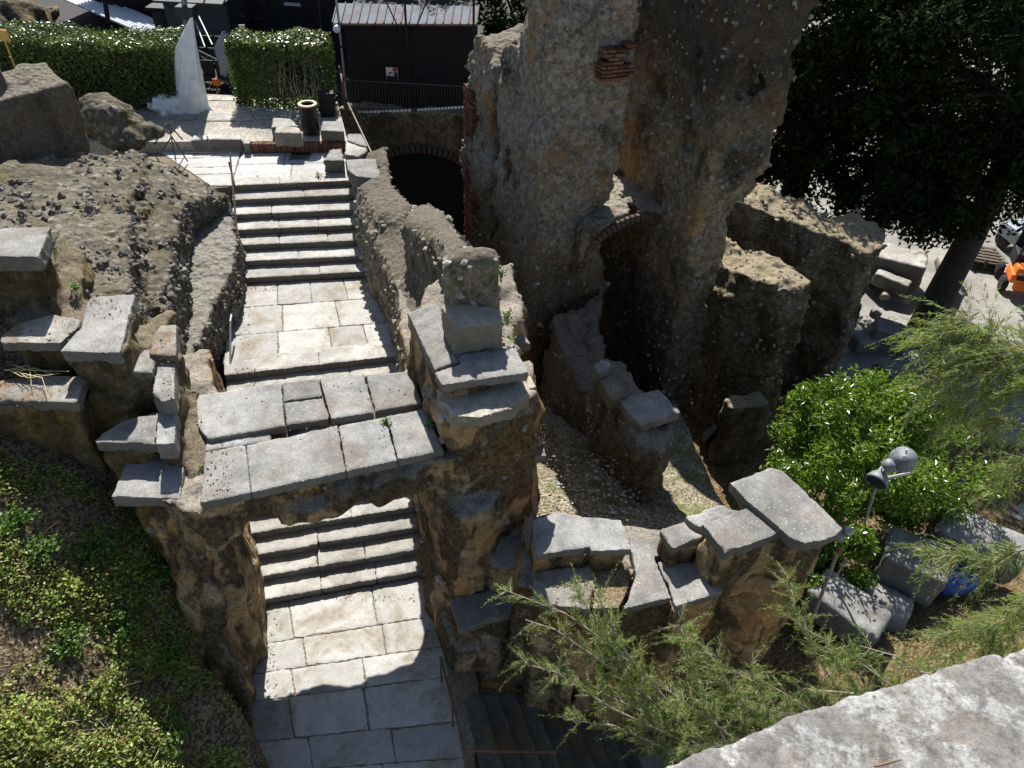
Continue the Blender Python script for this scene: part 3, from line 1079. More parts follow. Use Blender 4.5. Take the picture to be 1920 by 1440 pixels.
# pier top slabs and the tier of broken stone
PS = 'slabs crowning the pier'
slab('cap_slab', 'long narrow grey slab along the left edge of the pier top, broken at its near end', 'stone slab', [(764, 586), (824, 562), (830, 600), (848, 650), (860, 678), (838, 684), (815, 692), (790, 640)], 5.22, .16, M['slab'], PS, h=.024)
slab('cap_slab', 'wide smooth grey slab across the front of the pier top', 'stone slab', [(814, 698), (862, 682), (850, 664), (968, 650), (991, 698), (828, 722)], 5.19, .15, M['slab'], PS, h=.024)
slab('rough_block', 'square rough block with a moss patch standing on the pier slabs', 'stone block', [(828, 575), (842, 562), (922, 574), (938, 580), (942, 604), (849, 617)], 5.68, .48, M['broken'], h=.026, rough=.03, chip=.04)
slab('broken_stone_tier', 'broken pale flaking stone ledge under the front of the pier slabs', 'stone ledge', [(822, 728), (990, 715), (996, 740), (975, 752), (965, 758), (960, 765), (935, 772), (900, 782), (850, 780), (838, 770), (824, 755)], 4.86, .22, M['broken'], h=.026, rough=.05, chip=.12)
slab('ledge_slab', 'small pale slab sticking out right of the pier top below the weeds', 'stone slab', [(955, 641), (972, 625), (978, 617), (995, 643)], 4.6, .16, M['slab'], 'slabs jutting from the right side of the pier', h=.026)
slab('ledge_slab', 'pale slab jutting from the right side of the pier, littered with leaves', 'stone slab', [(980, 862), (985, 800), (1002, 788), (1025, 855)], 3.4, .14, M['slab_litter'], 'slabs jutting from the right side of the pier', h=.026)
slab('ledge_slab', 'short pale slab just behind the front pier slab at its right corner', 'stone slab', [(985, 725), (990, 698), (1000, 712), (1008, 724), (996, 730)], 4.7, .2, M['broken'], 'slabs jutting from the right side of the pier', h=.026)
slab('ledge_slab', 'small bluish slab in shade halfway down the pier front', 'stone slab', [(920, 1052), (938, 1005), (992, 1000), (988, 1060), (940, 1062)], 2.14, .14, M['slab'], 'shaded slabs on the pier front', h=.03)
slab('ledge_slab', 'large bluish slab in shade low on the pier front', 'stone slab', [(842, 1122), (960, 1092), (990, 1100), (986, 1142), (862, 1182)], 1.26, .16, M['slab'], 'shaded slabs on the pier front', h=.03)

# ------------------------------------------------------------------ ruined wall right of the stairs
def rwall_fn(G):
    X, Y, Z = G
    d = prism_d(G, [tuple(R3[:2] + [-.02, .4]), tuple(R2[:2]), tuple(R1[:2]), (-1.85, 9.6), (-1.1, 9.9), (-1.75, 12.3), (-2.9, 15.3), (-3.5, 17.9)], -2.6,
                [(-4.4, 17.9, 3.6), (-3.3, 15, 3.95), (-2, 10, 3.65), (-3.0, 15.2, 3.95)], .0, .18)
    d = smin(d, ppx(G, [(668, 345, 3.9), (700, 332, 3.95), (745, 350, 4.1), (780, 382, 4.25), (742, 412, 4.2), (702, 402, 4.1)], -2.6, .05, .2), .3)
    d = smin(d, ppx(G, [(756, 412, 4.95), (768, 380, 4.95), (792, 368, 5.0), (815, 376, 5.05), (832, 392, 5.2), (868, 425, 5.7), (890, 452, 5.95), (845, 476, 6.0), (805, 440, 5.5)], -2.6, .04, .26), .12)
    d = smin(d, ppx(G, [(836, 492, 6.4), (937, 484, 6.4), (935, 463, 6.4), (905, 454, 6.4), (850, 458, 6.4), (838, 470, 6.4)], 2, .0, .16), .12)
    return d


o = sdf_obj('ruined_wall', rwall_fn, (-5.2, 8.6, -2.8), (.1, 18.9, 6.7), .062, M['wall'], nz=((.06, .9, 3), (.02, 5, 3)), stones=((.035, 5.0),), seed=31)
embed(o, 1800, .02, .08, M['tstone'], 6, lambda c, n: (np.abs(n[:, 2]) < .7) & (c[:, 2] > 1.5))
tag(o, 'humped rubble wall with rounded top and square pillar stub right of the stairs', 'wall')

# ------------------------------------------------------------------ the tall ruin
UA, NA = np.array([-.385, .923]), np.array([.923, .385])
OA = np.array([.5, 14.3])


def towerA_fn(G):
    X, Y, Z = G
    prof = [(0, -3), (.0, 1.5), (.12, 5), (.2, 7.6), (.4, 9.6), (1.1, 9.3), (1.5, 8.0), (1.9, 7.3), (2.4, 7.1), (2.9, 6.6), (3.2, 6.35), (3.7, 6.75), (4.5, 6.75), (4.9, 6.3), (5.2, 5.2), (5.4, 2.0), (5.5, -3)]
    d = profile_d(G, OA, UA, prof, -.12, 1.66)
    # thinner upper parts towards the far end
    U = (X - OA[0]) * UA[0] + (Y - OA[1]) * UA[1]
    W = (X - OA[0]) * NA[0] + (Y - OA[1]) * NA[1]
    d = np.maximum(d, np.minimum(W - 1.62, 1e3) + np.clip((U - 1.2) * .35, 0, .5))
    # narrow slot and a niche
    slot = np.maximum(np.abs(U - 3.12) - (.13 + .03 * np.sin(Z * 3)), np.abs(Z - 4.0) - 2.0)
    d = np.maximum(d, -slot)
    d = np.maximum(d, -ell_d((U, W, Z), (2.1, .0, 4.3), (.24, .5, .62)))
    # missing wedge on the near end: ragged right edge
    d = np.maximum(d, -ell_d((U, W, Z), (-.2, 1.85, 4.6), (.3, .4, 1.2)))
    # low wall running on towards the viewer
    lw = prism_d(G, [(1.75, 11.6), (2.05, 10.5), (2.35, 9.45), (2.75, 9.3), (3.1, 9.85), (2.7, 10.8), (2.2, 11.8)], -3,
                 [(2.5, 9.6, 2.38), (2.2, 11, 2.42), (1.8, 11.8, 2.45), (2.2, 11.8, 2.4)], .03)
    lw = smin(lw, prism_d(G, [(.75, 14.2), (1.15, 12.9), (1.72, 11.9), (2.0, 12.0), (2.0, 13.2), (1.9, 14.6)], -3, [(1.75, 11.8, .9), (2.0, 12, .9), (.8, 14.0, 1.8), (1.9, 14.0, 1.8)], .03), .25)
    d = smin(d, lw, .15)
    # right part of the tower: wall B and the vault between
    return d


OB = np.array([3.62, 13.85])
UB = np.array([-.40, .917])
NB = np.array([.917, .40])


def towerB_fn(G):
    X, Y, Z = G
    prof = [(-.15, -3), (-.05, 1.0), (.0, 4), (.05, 7), (.2, 8.6), (.5, 9.8), (2.4, 9.8), (3.2, 9.0), (4.2, 7.2), (4.6, 5), (4.8, -3)]
    d = profile_d(G, OB, UB, prof, 0.0, 1.25)
    U = (X - OB[0]) * UB[0] + (Y - OB[1]) * UB[1]
    W = (X - OB[0]) * NB[0] + (Y - OB[1]) * NB[1]
    d = d - np.clip((Z - 5.4) * .10, -.20, .42) * np.clip((W - .4) / .4, 0, 1)
    for u, w, z, r in ((.9, 0, 6.0, .22), (2.2, 0, 6.6, .3), (1.0, 0, 7.6, .2), (.0, .7, 5.6, .18), (.0, .9, 3.1, .22), (.2, .5, 7.3, .2)):
        d = np.maximum(d, -ell_d((U, W, Z), (u, w, z), (r, .5, r * 1.5)))
    # vault: a thin arched rib from A to B
    cx = (OA + UA * 1.0 + NA * 1.6 + OB + UB * .8) / 2
    S = (X - cx[0]) * NA[0] + (Y - cx[1]) * NA[1]
    T = (X - cx[0]) * UA[0] + (Y - cx[1]) * UA[1]
    rr = np.sqrt(S * S + (Z - 2.75) ** 2)
    v = np.maximum(np.maximum(np.abs(T - .2) - .65, np.abs(S) - 1.35), np.maximum(np.sqrt(S * S * .55 + (Z - 2.75) ** 2) - 1.55, 2.4 - Z))
    v = np.maximum(v, 1.28 - rr)
    bk = np.maximum(np.maximum(np.abs(T - 1.6) - 1.1, np.abs(S) - 1.5), np.maximum(np.maximum(np.sqrt(S * S * .55 + (Z - 2.75) ** 2) - 1.50, 2.4 - Z), 1.28 - rr))
    bk = np.minimum(bk, np.maximum(np.maximum(np.abs(T - 2.6) - .25, np.abs(S) - 1.7), Z - 4.1))  # vault carried back and closed by an added wall to keep the recess dark
    return np.minimum(np.minimum(d, v), bk)


ta = sdf_obj('ruined_tower', lambda G: towerA_fn(G), (-2.2, 9.0, -3.0), (3.4, 20.2, 10.1), .058, M['tower'], nz=((.13, .9, 4), (.05, 3.2, 3)), stones=((.10, 4.6), (.04, 9)), seed=41)
embed(ta, 2600, .012, .055, M['tstone'], 3, lambda c, n: np.abs(n[:, 2]) < .6)
tag(ta, 'tall ragged black and ochre wall with brick patches, left half of the high ruin', 'ruined tower')
tb = sdf_obj('ruined_tower', lambda G: towerB_fn(G), (1.2, 13.0, -3.0), (6.0, 18.9, 10.2), .058, M['towerb'], nz=((.12, .9, 4), (.05, 3.2, 3)), stones=((.09, 4.6), (.04, 9)), seed=47)
embed(tb, 2200, .012, .055, M['tstone'], 4, lambda c, n: np.abs(n[:, 2]) < .6)
tag(tb, 'tall orange-stained wall with vaulted archway at its left foot, right half of the high ruin', 'ruined tower')

# brick work on the left wall
def bricks(name, org, ax, nrm, w, zlist, parent, bl=.24, bh=.055, depth=.08, seed=1, lean=None, keep=.90):
    r = random.Random(seed)
    mb = MB()
    ax, nrm = np.array([*ax, 0]), np.array([*nrm, 0])
    for i, z in enumerate(zlist):
        s = -(.5 if i % 2 else 0) * bl
        ww = w if not callable(w) else w(z)
        off = lean(z) if lean else 0
        while s < ww:
            l = bl * r.uniform(.8, 1.1)
            a, b = max(s, 0), min(s + l - .018, ww)
            if b - a > .05 and r.random() < keep:
                c = np.array(org) + ax * ((a + b) / 2 + off) + nrm * (r.uniform(-.012, .012))
                m = Matrix((( ax[0], nrm[0], 0, c[0]), (ax[1], nrm[1], 0, c[1]), (0, 0, 1, z), (0, 0, 0, 1)))
                mb.box(None, (b - a, depth * 2, bh), bev=.006, m=m)
            s += l
    return mb.build(name, M['brick'], parent)


ze = [7.08 + .074 * k for k in range(9)]
bricks('brick_patch', [*(OA + UA * .045 + NA * .93), 0], NA, UA, lambda z: .68 + .04 * math.sin(z * 9), ze, ta, seed=3, depth=.16)
zp = [-.2 + .085 * k for k in range(66)]
bricks('brick_pilaster', [*(OA + UA * 4.45 + NA * (-.07)), 0], UA, -NA, .72, zp, ta, bl=.27, bh=.062, seed=5, keep=.97)
# brick ring of the vault
mb = MB()
cx = (OA + UA * 1.0 + NA * 1.6 + OB + UB * .8) / 2
cf = cx - UA * .46
for k in range(34):
    a = math.pi * (.04 + .92 * k / 33)
    s, z = math.cos(a) * 1.36, 2.75 + math.sin(a) * 1.36
    p = cf + NA * s
    ux = np.array([NA[0] * math.cos(a), NA[1] * math.cos(a), math.sin(a)])
    tg = np.array([-NA[0] * math.sin(a), -NA[1] * math.sin(a), math.cos(a)])
    m = Matrix(((ux[0], tg[0], UA[0], p[0]), (ux[1], tg[1], UA[1], p[1]), (ux[2], tg[2], 0, z), (0, 0, 0, 1)))
    mb.box(None, (.17, .095, .10), bev=.008, m=m)
mb.build('brick_ring', M['darkbrick'], tb)
# stones lying on the low wall
slab('loose_block', 'small squared block with yellow lichen on the low wall under the tall ruin', 'stone block', [(1113, 684), (1130, 672), (1146, 680), (1140, 694), (1120, 698)], 2.85, .35, M['slab'], h=.03)
slab('loose_block', 'mossy flat block on the low wall behind the pale square slab', 'stone block', [(1124, 712), (1148, 702), (1172, 728), (1178, 742), (1145, 748)], 2.7, .3, M['slab_moss'], h=.03)
slab('capping_slab', 'pale square slab capping the near end of the low wall below the tall ruin', 'stone slab', [(1160, 748), (1235, 729), (1276, 773), (1202, 797), (1178, 775)], 2.62, .2, M['slab'], h=.026)

# ------------------------------------------------------------------ lower walls to the right of the tall ruin
def wc_fn(G):
    d = ppx(G, [(1320, 470, 2.4), (1345, 440, 2.5), (1372, 452, 2.6), (1440, 478, 2.6), (1505, 508, 2.6), (1522, 525, 2.6), (1516, 542, 2.55), (1484, 548, 2.55), (1420, 522, 2.6), (1350, 492, 2.5)], -3, .03)
    return d


def wd_fn(G):
    d = ppx(G, [(1330, 345, 2.9), (1395, 318, 3.3), (1420, 350, 2.9), (1530, 385, 2.9), (1610, 415, 2.8), (1664, 434, 2.75), (1660, 458, 2.75), (1640, 472, 2.75), (1560, 440, 2.8), (1450, 402, 2.85), (1365, 382, 2.85)], -3, .02)
    return d


o = sdf_obj('buttress_wall', wc_fn, (3.6, 13.6, -3), (8.4, 18.4, 3.0), .065, M['cwall'], nz=((.15, 1.0, 4), (.05, 4, 3)), stones=((.10, 3.6), (.05, 8)), seed=51)
embed(o, 900, .015, .07, M['tstone'], 17)
tag(o, 'lower mossy wall with sunlit earthy top just right of the tall ruin', 'wall')
o = sdf_obj('buttress_wall', wd_fn, (3.8, 14.8, -3), (10.4, 21.5, 3.8), .075, M['dwall'], nz=((.14, 1.0, 4), (.05, 4, 3)), stones=((.10, 3.6), (.05, 8)), seed=53)
embed(o, 900, .015, .07, M['tstone'], 18)
tag(o, 'long brick-coursed wall with dappled top running under the dark trees', 'wall')

# stub and stones in the court between
def stub_fn(G):
    return ppx(G, [(1362, 752, -.2), (1375, 742, -.2), (1425, 729, -.2), (1448, 748, -.2), (1440, 760, -.25), (1375, 768, -.25)], -3, .03)


o = sdf_obj('wall_stub', stub_fn, (4.6, 11.6, -3), (8.0, 14.9, .2), .06, M['cwall'], nz=((.08, 1.5, 4),), stones=((.05, 6),), seed=55)
tag(o, 'short square wall stub with earthy brown top in the court', 'wall')
SB = 'squared stones stacked in the court'
slab('stone_chest', 'long dark squared block with bright upper edge leaning on the mossy wall', 'stone block', [(1330, 655, ), (1372, 645), (1425, 680), (1400, 692)], -.6, .9, M['slab_moss'], SB, h=.05)
slab('court_block', 'upright squared stone in front of the long dark block', 'stone block', [(1345, 702), (1388, 705), (1390, 718), (1350, 715)], -1.5, .8, M['broken'], SB, h=.05)
slab('court_block', 'pale flat stone tucked behind the foot of the tall ruin', 'stone block', [(1316, 700), (1338, 708), (1330, 714), (1305, 718)], -1.2, .25, M['step'], SB, h=.04)
slab('court_block', 'grey flat stone below the pale one behind the tall ruin', 'stone block', [(1315, 718), (1345, 730), (1340, 738), (1310, 742)], -1.4, .6, M['step'], SB, h=.04)
slab('court_block', 'small tilted pale stone on the court floor by the stub', 'stone block', [(1318, 808), (1340, 795), (1346, 806), (1325, 822)], -2.0, .3, M['step'], SB, h=.04, tilt=(.2, .1))
slab('court_block', 'pinkish stone on the sunny dirt right of the mossy wall', 'stone block', [(1484, 745), (1500, 745), (1501, 757), (1486, 757)], -2.1, .25, M['broken'], SB, h=.04)
slab('court_block', 'pale block at the edge of the green tree beside the fence', 'stone block', [(1545, 780), (1570, 778), (1572, 796), (1550, 792)], -2.1, .3, M['step'], SB, h=.05)

# ------------------------------------------------------------------ seating tiers in front right
def inset(pts, z, k=.94):
    w = [P(a, b, z) for a, b in pts]
    c = sum(w) / len(w)
    return [tuple((c + (q - c) * k)[:2]) for q in w]


RT = [
    ('upper left slab of the lower seating, flecked with pale lichen', [(998, 975), (1030, 965), (1057, 960), (1075, 965), (1106, 970), (1107, 1025), (1000, 1042)], 3.0, 'slab'),
    ('upper right slab of the lower seating beside the grassy passage', [(1093, 968), (1165, 975), (1185, 1030), (1108, 1034)], 3.0, 'slab'),
    ('long narrow slab set end-on in the middle of the lower seating', [(1180, 1013), (1233, 1004), (1255, 1037), (1226, 1044), (1260, 1122), (1232, 1126), (1168, 1143), (1192, 1075)], 2.68, 'slab'),
    ('low left slab of the seating strewn with brown litter behind the cypress', [(1000, 1072), (1105, 1057), (1120, 1090), (1105, 1142), (1012, 1134), (1000, 1118)], 2.62, 'slab_litter'),
    ('mossy brown slab between two pale slabs of the seating', [(1118, 1070), (1190, 1065), (1175, 1110), (1160, 1140), (1112, 1140)], 2.58, 'slab_moss'),
    ('right front slab of the seating overhanging the orange wall', [(1232, 1052), (1320, 1056), (1356, 1108), (1266, 1138), (1255, 1105)], 2.70, 'slab'),
    ('small square slab raised on a step at the seating corner', [(1233, 994), (1285, 976), (1300, 985), (1318, 1005), (1262, 1029)], 3.15, 'slab'),
    ('slender slab wedged behind the small square one', [(1283, 968), (1352, 946), (1388, 958), (1325, 990), (1302, 985)], 3.25, 'slab'),
    ('brownish rectangular slab on the corner block, pitted with lichen', [(1317, 981), (1420, 945), (1478, 994), (1360, 1037)], 3.62, 'slab'),
    ('largest pale slab with rounded tip capping the corner column', [(1369, 905), (1445, 877), (1468, 882), (1530, 940), (1582, 991), (1566, 1005), (1540, 1014), (1508, 1018), (1482, 1008), (1465, 992), (1400, 938)], 3.72, 'slab'),
]
for lab, pts, z, m in RT:
    slab('seating_slab', lab, 'stone slab', pts, z, .15 if z < 3.5 else .2, M[m], 'slabs of the lower seating', h=.026, chip=.05, tilt=(rnd.uniform(-.008, .008), rnd.uniform(-.008, .008)))


def rt_fn(G):
    d = None
    for lab, pts, z, m in RT[:8]:
        q = prism_d(G, inset(pts, z, .96), -3.0, z - .12, .012)
        d = q if d is None else np.minimum(d, q)
    d = np.minimum(d, prism_d(G, [(.3, 7.6), (.35, 6.9), (1.9, 6.7), (2.6, 6.6), (3.0, 7.4), (1.8, 7.6)], -3, 2.5))
    d = np.minimum(d, prism_d(G, [(.2, 6.35), (1.4, 6.2), (3.3, 6.5), (3.2, 7.2), (.3, 7.2)], -3, 2.4, .02))
    d = smin(d, prism_d(G, inset(RT[8][1], 3.6, .94), 2.2, 3.45, .0), .03)
    d = smin(d, prism_d(G, inset(RT[9][1], 3.7, .82), -3, 3.55, .01), .1)
    d = smin(d, prism_d(G, [(3.0, 7.6), (3.1, 6.9), (4.0, 6.6), (4.6, 7.1), (4.3, 8.0)], -3, 2.4, .02), .15)
    return d


o = sdf_obj('seating_wall', rt_fn, (-.2, 5.5, -3.0), (5.9, 9.4, 3.8), .05, M['pier'], nz=((.07, 1.1, 3), (.03, 4, 4)), stones=((.05, 2.6),), seed=61)
tag(o, 'orange and black masonry wall carrying the lower seating slabs', 'wall')

# ------------------------------------------------------------------ seating tiers on the left
LT = [
    ('lowest of the left seating slabs, half in shade at the bridge end', [(238, 862), (347, 860), (337, 936), (208, 931)], 3.98, .2, 'slab'),
    ('dim pointed slab one tier above the lowest left slab', [(180, 818), (232, 787), (297, 770), (292, 832), (178, 829)], 4.38, .18, 'slab'),
    ('narrow step block beside the dim pointed slab', [(296, 768), (331, 766), (328, 832), (291, 834)], 4.5, .3, 'slab'),
    ('tall narrow block in the strip of steps, leaf heap on it', [(297, 668), (328, 667), (327, 748), (303, 754), (284, 742)], 4.78, .3, 'slab'),
    ('topmost narrow block of the strip of steps, brown litter behind', [(300, 609), (331, 607), (329, 666), (278, 663), (286, 628)], 4.92, .26, 'slab_litter'),
    ('thin overhanging slab above the ochre hollow', [(228, 648), (294, 644), (286, 698), (160, 694), (185, 675)], 4.86, .14, 'slab'),
    ('large tilted slab with a clean broad end over the dark gap', [(165, 557), (254, 549), (226, 662), (112, 659), (152, 612)], 5.3, .2, 'slab'),
    ('rough littered slab left of the large tilted one', [(0, 630), (30, 606), (95, 588), (150, 598), (150, 612), (112, 645), (0, 642)], 5.24, .16, 'slab_litter'),
    ('slab with dry stalks at the left edge, straight front', [(-40, 720), (60, 703), (162, 704), (144, 754), (-40, 752)], 4.8, .18, 'slab_litter'),
    ('smooth grey slab standing highest at the left edge', [(-60, 428), (95, 425), (72, 482), (-60, 480)], 6.1, .25, 'slab'),
]
for lab, pts, z, th, m in LT:
    slab('tier_slab', lab, 'stone slab', pts, z, th, M[m], 'slabs of the left seating', h=.026, chip=.06, tilt=(rnd.uniform(-.02, .02), rnd.uniform(-.02, .02)))


def lt_fn(G):
    d = None
    for i, (lab, pts, z, th, m) in enumerate(LT):
        q = prism_d(G, inset(pts, z, .86), -.5, z - th + .04, .03 if i in (0, 1, 6, 9) else .015)
        d = q if d is None else smin(d, q, .06)
    # backing masses
    d = smin(d, ppx(G, [(100, 545, 5.15), (250, 545, 5.1), (255, 600, 5.0), (330, 600, 4.75), (300, 660, 4.7), (150, 650, 5.1), (0, 600, 5.1)], -.5), .1)
    d = smin(d, ppx(G, [(0, 480, 5.6), (70, 478, 5.6), (110, 430, 5.5), (170, 470, 5.3), (150, 545, 5.15), (90, 560, 5.15), (0, 590, 5.15)], -.5), .15)
    d = smin(d, ppx(G, [(333, 740, 4.2), (372, 735, 4.15), (392, 830, 4.02), (382, 945, 3.9), (340, 940, 3.85), (330, 830, 4.1)], -.5, .03), .08)
    return d


o = sdf_obj('seating_core', lt_fn, (-9.6, 5.4, -.2), (-3.6, 11.6, 6.2), .055, M['seatcore'], nz=((.10, 1.1, 4), (.04, 4, 3)), stones=((.07, 4.2),), seed=71)
tag(o, 'crumbling tiered masonry core under the left seating slabs', 'ruined seating')

# rubble bank and the low wall on the left of the stairs
def rb_fn(G):
    X, Y, Z = G
    bank = ppx(G, [(-60, 330, 5.1), (100, 288, 4.75), (246, 283, 4.5), (258, 335, 4.5), (232, 400, 4.6), (250, 470, 4.7), (250, 560, 4.75), (170, 562, 4.9), (100, 540, 5.05), (60, 470, 5.2), (-60, 470, 5.4)], -.5, .03)
    ridge = ppx(G, [(248, 282, 4.5), (330, 290, 4.3), (398, 343, 3.75), (428, 372, 3.4), (352, 405, 3.6), (326, 470, 3.75), (326, 585, 3.9), (300, 595, 4.0), (303, 500, 4.05), (300, 430, 4.2), (258, 335, 4.5)], -.5, .06)
    d = smin(bank, ridge, .35)
    d = smin(d, ppx(G, [(245, 400, 4.25), (312, 398, 4.2), (312, 590, 3.8), (248, 565, 4.3)], -.5, .05), .25)
    d = smin(d, ppx(G, [(250, 552, 4.3), (330, 575, 3.6), (332, 660, 3.3), (335, 745, 3.1), (300, 700, 3.6)], -.5, .05), .2)
    return d


o = sdf_obj('rubble_bank', rb_fn, (-13.5, 9.3, -.2), (-5.6, 19.2, 5.9), .062, M['rubble'], nz=((.13, .8, 4), (.05, 3, 5)), stones=((.07, 3.6), (.08, 8.0)), seed=81)
embed(o, 9000, .008, .085, M['pebble'], 5, lambda c, n: (c[:, 2] > 1.0) & (fbm(c * 1.3, 3, 77) + 1.1 * (n[:, 2] < .72) + .5 * np.random.RandomState(3).rand(len(c)) > .45), sink=.6)
tag(o, 'rough bank of loose dark rubble and pebbly concrete left of the stairs', 'rubble wall')


def lw_fn(G):
    return ppx(G, [(425, 372, 3.15), (442, 440, 3.1), (438, 500, 3.05), (405, 560, 2.95), (372, 640, 2.85), (345, 692, 2.8), (300, 690, 2.85), (296, 600, 2.95), (300, 480, 3.1), (330, 408, 3.2), (365, 375, 3.25)], -.5, .02)


o = sdf_obj('low_wall', lw_fn, (-9.0, 9.6, -.2), (-5.4, 17.6, 3.8), .055, M['lowwall'], nz=((.07, 1.0, 4), (.03, 4, 4)), stones=((.06, 5.0),), seed=79)
embed(o, 2600, .012, .075, M['pebble'], 15, lambda c, n: (c[:, 2] > 1.2) & (n[:, 2] < .6) & (n[:, 0] > -.5))
tag(o, 'flat-topped mortar wall with stony flank along the left of the upper steps', 'wall')


def tw_fn(G):
    # front face of the plastered wall
    a, b = P(174, 268, 4.6), P(-60, 318, 4.9)
    dirn = (b - a)[:2] / np.linalg.norm((b - a)[:2])
    n = np.array([dirn[1], -dirn[0]])
    if n[1] < 0:
        n = -n
    b2 = a[:2] + dirn * 6
    d = prism_d(G, [tuple(a[:2]), tuple(b2), tuple(b2 + n * 1.1), tuple(a[:2] + n * .9)], 3.0, [(a[0], a[1], 6.0), (b2[0], b2[1], 6.05), (b2[0] + n[0], b2[1] + n[1], 6.25)], .0)
    c = a[:2] + dirn * 1.1 + n * .45
    d = smin(d, prism_d(G, [tuple(c), tuple(c + dirn * 5), tuple(c + dirn * 5 + n * 1.0), tuple(c + n * .9)], 4.5, [(c[0], c[1], 6.45), (c[0] + dirn[0] * 2, c[1] + dirn[1] * 2, 6.9), (c[0] + n[0], c[1] + n[1], 6.55)], .1), .1)
    return d


o = sdf_obj('plastered_wall', tw_fn, (-15.5, 11.8, 2.8), (-8.0, 17.6, 7.3), .075, M['plaster'], nz=((.09, 1.0, 4), (.03, 4, 4)), stones=((.03, 5),), seed=83)
tag(o, 'brown plastered wall block with rubble crest at the upper left', 'wall')
_c = P(205, 258, GRAV_Z)


def boul_fn(G):
    return smin(ell_d(G, (_c[0], _c[1] + .3, GRAV_Z + .25), (.75, .7, .75)), ell_d(G, (_c[0] + .6, _c[1] + .1, GRAV_Z), (.7, .6, .35)), .2)


o = sdf_obj('boulder', boul_fn, (_c[0] - 1.2, _c[1] - 1, GRAV_Z - .3), (_c[0] + 1.6, _c[1] + 1.4, GRAV_Z + 1.3), .07, M['rubble'], nz=((.12, 1.4, 4), (.04, 5, 3)), stones=((.10, 4),), seed=85)
tag(o, 'lumpy rubble boulder at the end of the brown plastered wall', 'boulder')

# ------------------------------------------------------------------ bank of earth, bottom left
_bp = np.array([P(200, 930, 3.0), P(0, 930, 3.7), P(130, 1100, 3.0), P(380, 1000, 2.5), P(395, 1300, 1.3), P(0, 1440, 2.5), P(380, 1440, .9)])
_A = np.linalg.lstsq(np.c_[_bp[:, :2], np.ones(7)], _bp[:, 2], rcond=None)[0]


def bank_edge(Y):
    return np.interp(Y, [1.5, 3.2, 4.2, 5.0, 5.35, 7, 9], [-1.0, -2.45, -3.2, -3.85, -4.42, -4.95, -5.5])


def bank_z(X, Y):
    z = _A[0] * X + _A[1] * Y + _A[2]
    z = np.where(Y > 7.2, z - 0.0 * Y, z)
    edge = 4 * np.clip((X - bank_edge(Y)) / .3, 0, 1)
    return z + .12 * nz2(X, Y, .9, 7) + .03 * nz2(X, Y, 5, 9) - edge * 1.0


sheet('earth_bank', -12.5, -1.6, 1.6, 9.4, (150, 130), bank_z, M['earth'])

# ------------------------------------------------------------------ arched retaining wall under the building
WY = 22.45
_cr = PY(790, 284, WY)
_wl, _wr = -5.75, -.2


def rw_fn(G):
    X, Y, Z = G
    d = np.maximum(np.maximum(_wl - X, X - _wr), np.maximum(np.abs(Y - WY - .45) - .4, np.maximum(YARD_Z - .2 - Z, Z - 3.18)))
    rad = 1.75
    hole = np.minimum(np.sqrt(((X - _cr[0]) / 1.0) ** 2 + ((Z - (_cr[2] - 1.15)) * 1.5) ** 2) - rad, np.maximum(np.abs(X - _cr[0]) - rad, Z - (_cr[2] - 1.15)))
    return np.maximum(d, -hole)


o = sdf_obj('arched_wall', rw_fn, (-5.9, 21.8, -3.0), (0, 23.5, 3.4), .08, M['cwall'], nz=((.08, 1.2, 3),), stones=((.05, 6),), seed=87)  # darker masonry mix used here so its colour carries the wall's shade
tag(o, 'dark masonry wall with a low brick arch beneath the black shed', 'wall')
mb = MB()
for k in range(30):
    a = math.pi * (.06 + .88 * k / 29)
    m = Matrix.Translation(vec((_cr[0] + math.cos(a) * 1.85, WY + .0, _cr[2] - 1.15 + math.sin(a) * 1.25))) @ Matrix.Rotation(-math.atan2(math.sin(a) * 1.85, math.cos(a) * 1.25) , 4, 'Y')
    mb.box(None, (.24, .2, .12), bev=.008, m=m)
mb.build('brick_ring', M['darkbrick'], o)
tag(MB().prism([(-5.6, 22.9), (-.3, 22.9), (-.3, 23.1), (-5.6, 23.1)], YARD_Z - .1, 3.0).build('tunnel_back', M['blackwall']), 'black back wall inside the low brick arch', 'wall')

# ------------------------------------------------------------------ black shed with tin roof
BX0, BX1, BY = -5.55, -1.72, 23.35
shed = empty('shed', ((BX0 + BX1) / 2, BY, 3.1))
tag(shed, 'black boarded shed with a striped tin roof, poster on its front', 'shed')
MB().prism([(BX0, BY), (BX1, BY + .35), (BX1, BY + 2.2), (BX0, BY + 2.0)], 2.6, [5.5, 5.54, 5.7, 5.7]).build('wall', M['blackwall'], shed)
rf = MB()
a, b = np.array([BX0 - .25, BY - .35, 5.52]), np.array([BX1 + .12, BY + .02, 5.6])
c, d = np.array([BX1 + .12, BY + .95, 5.86]), np.array([BX0 - .3, BY + .7, 5.80])
n = 17
nrm = np.cross(b - a, d - a)
nrm /= np.linalg.norm(nrm)
for k in range(n):
    p, q = lerp(a, b, k / n), lerp(a, b, (k + 1) / n)
    r2, s2 = lerp(d, c, (k + 1) / n), lerp(d, c, k / n)
    rf.face([p, q, r2, s2])
    m0, m1 = p, s2
    e = (q - p) / np.linalg.norm(q - p) * .02
    rf.face([m0 - e, m0 + nrm * .05, m1 + nrm * .05, m1 - e])
    rf.face([m0 + nrm * .05, m0 + e, m1 + e, m1 + nrm * .05])
sm = MB()
for k in range(n + 1):
    p, s2 = lerp(a, b, k / n), lerp(d, c, k / n)
    sm.tube([p + nrm * .03, s2 + nrm * .03], .022, 5)
sm.build('seams', M['darkgrey'], shed)
rf.build('roof', M['roofrust'], shed)
MB().tube([a + [0, -.02, -.03], b + [0, -.02, -.03]], .035, 6).build('eaves_trim', M['rust'], shed)
po = PY(735, 139, BY - .06)
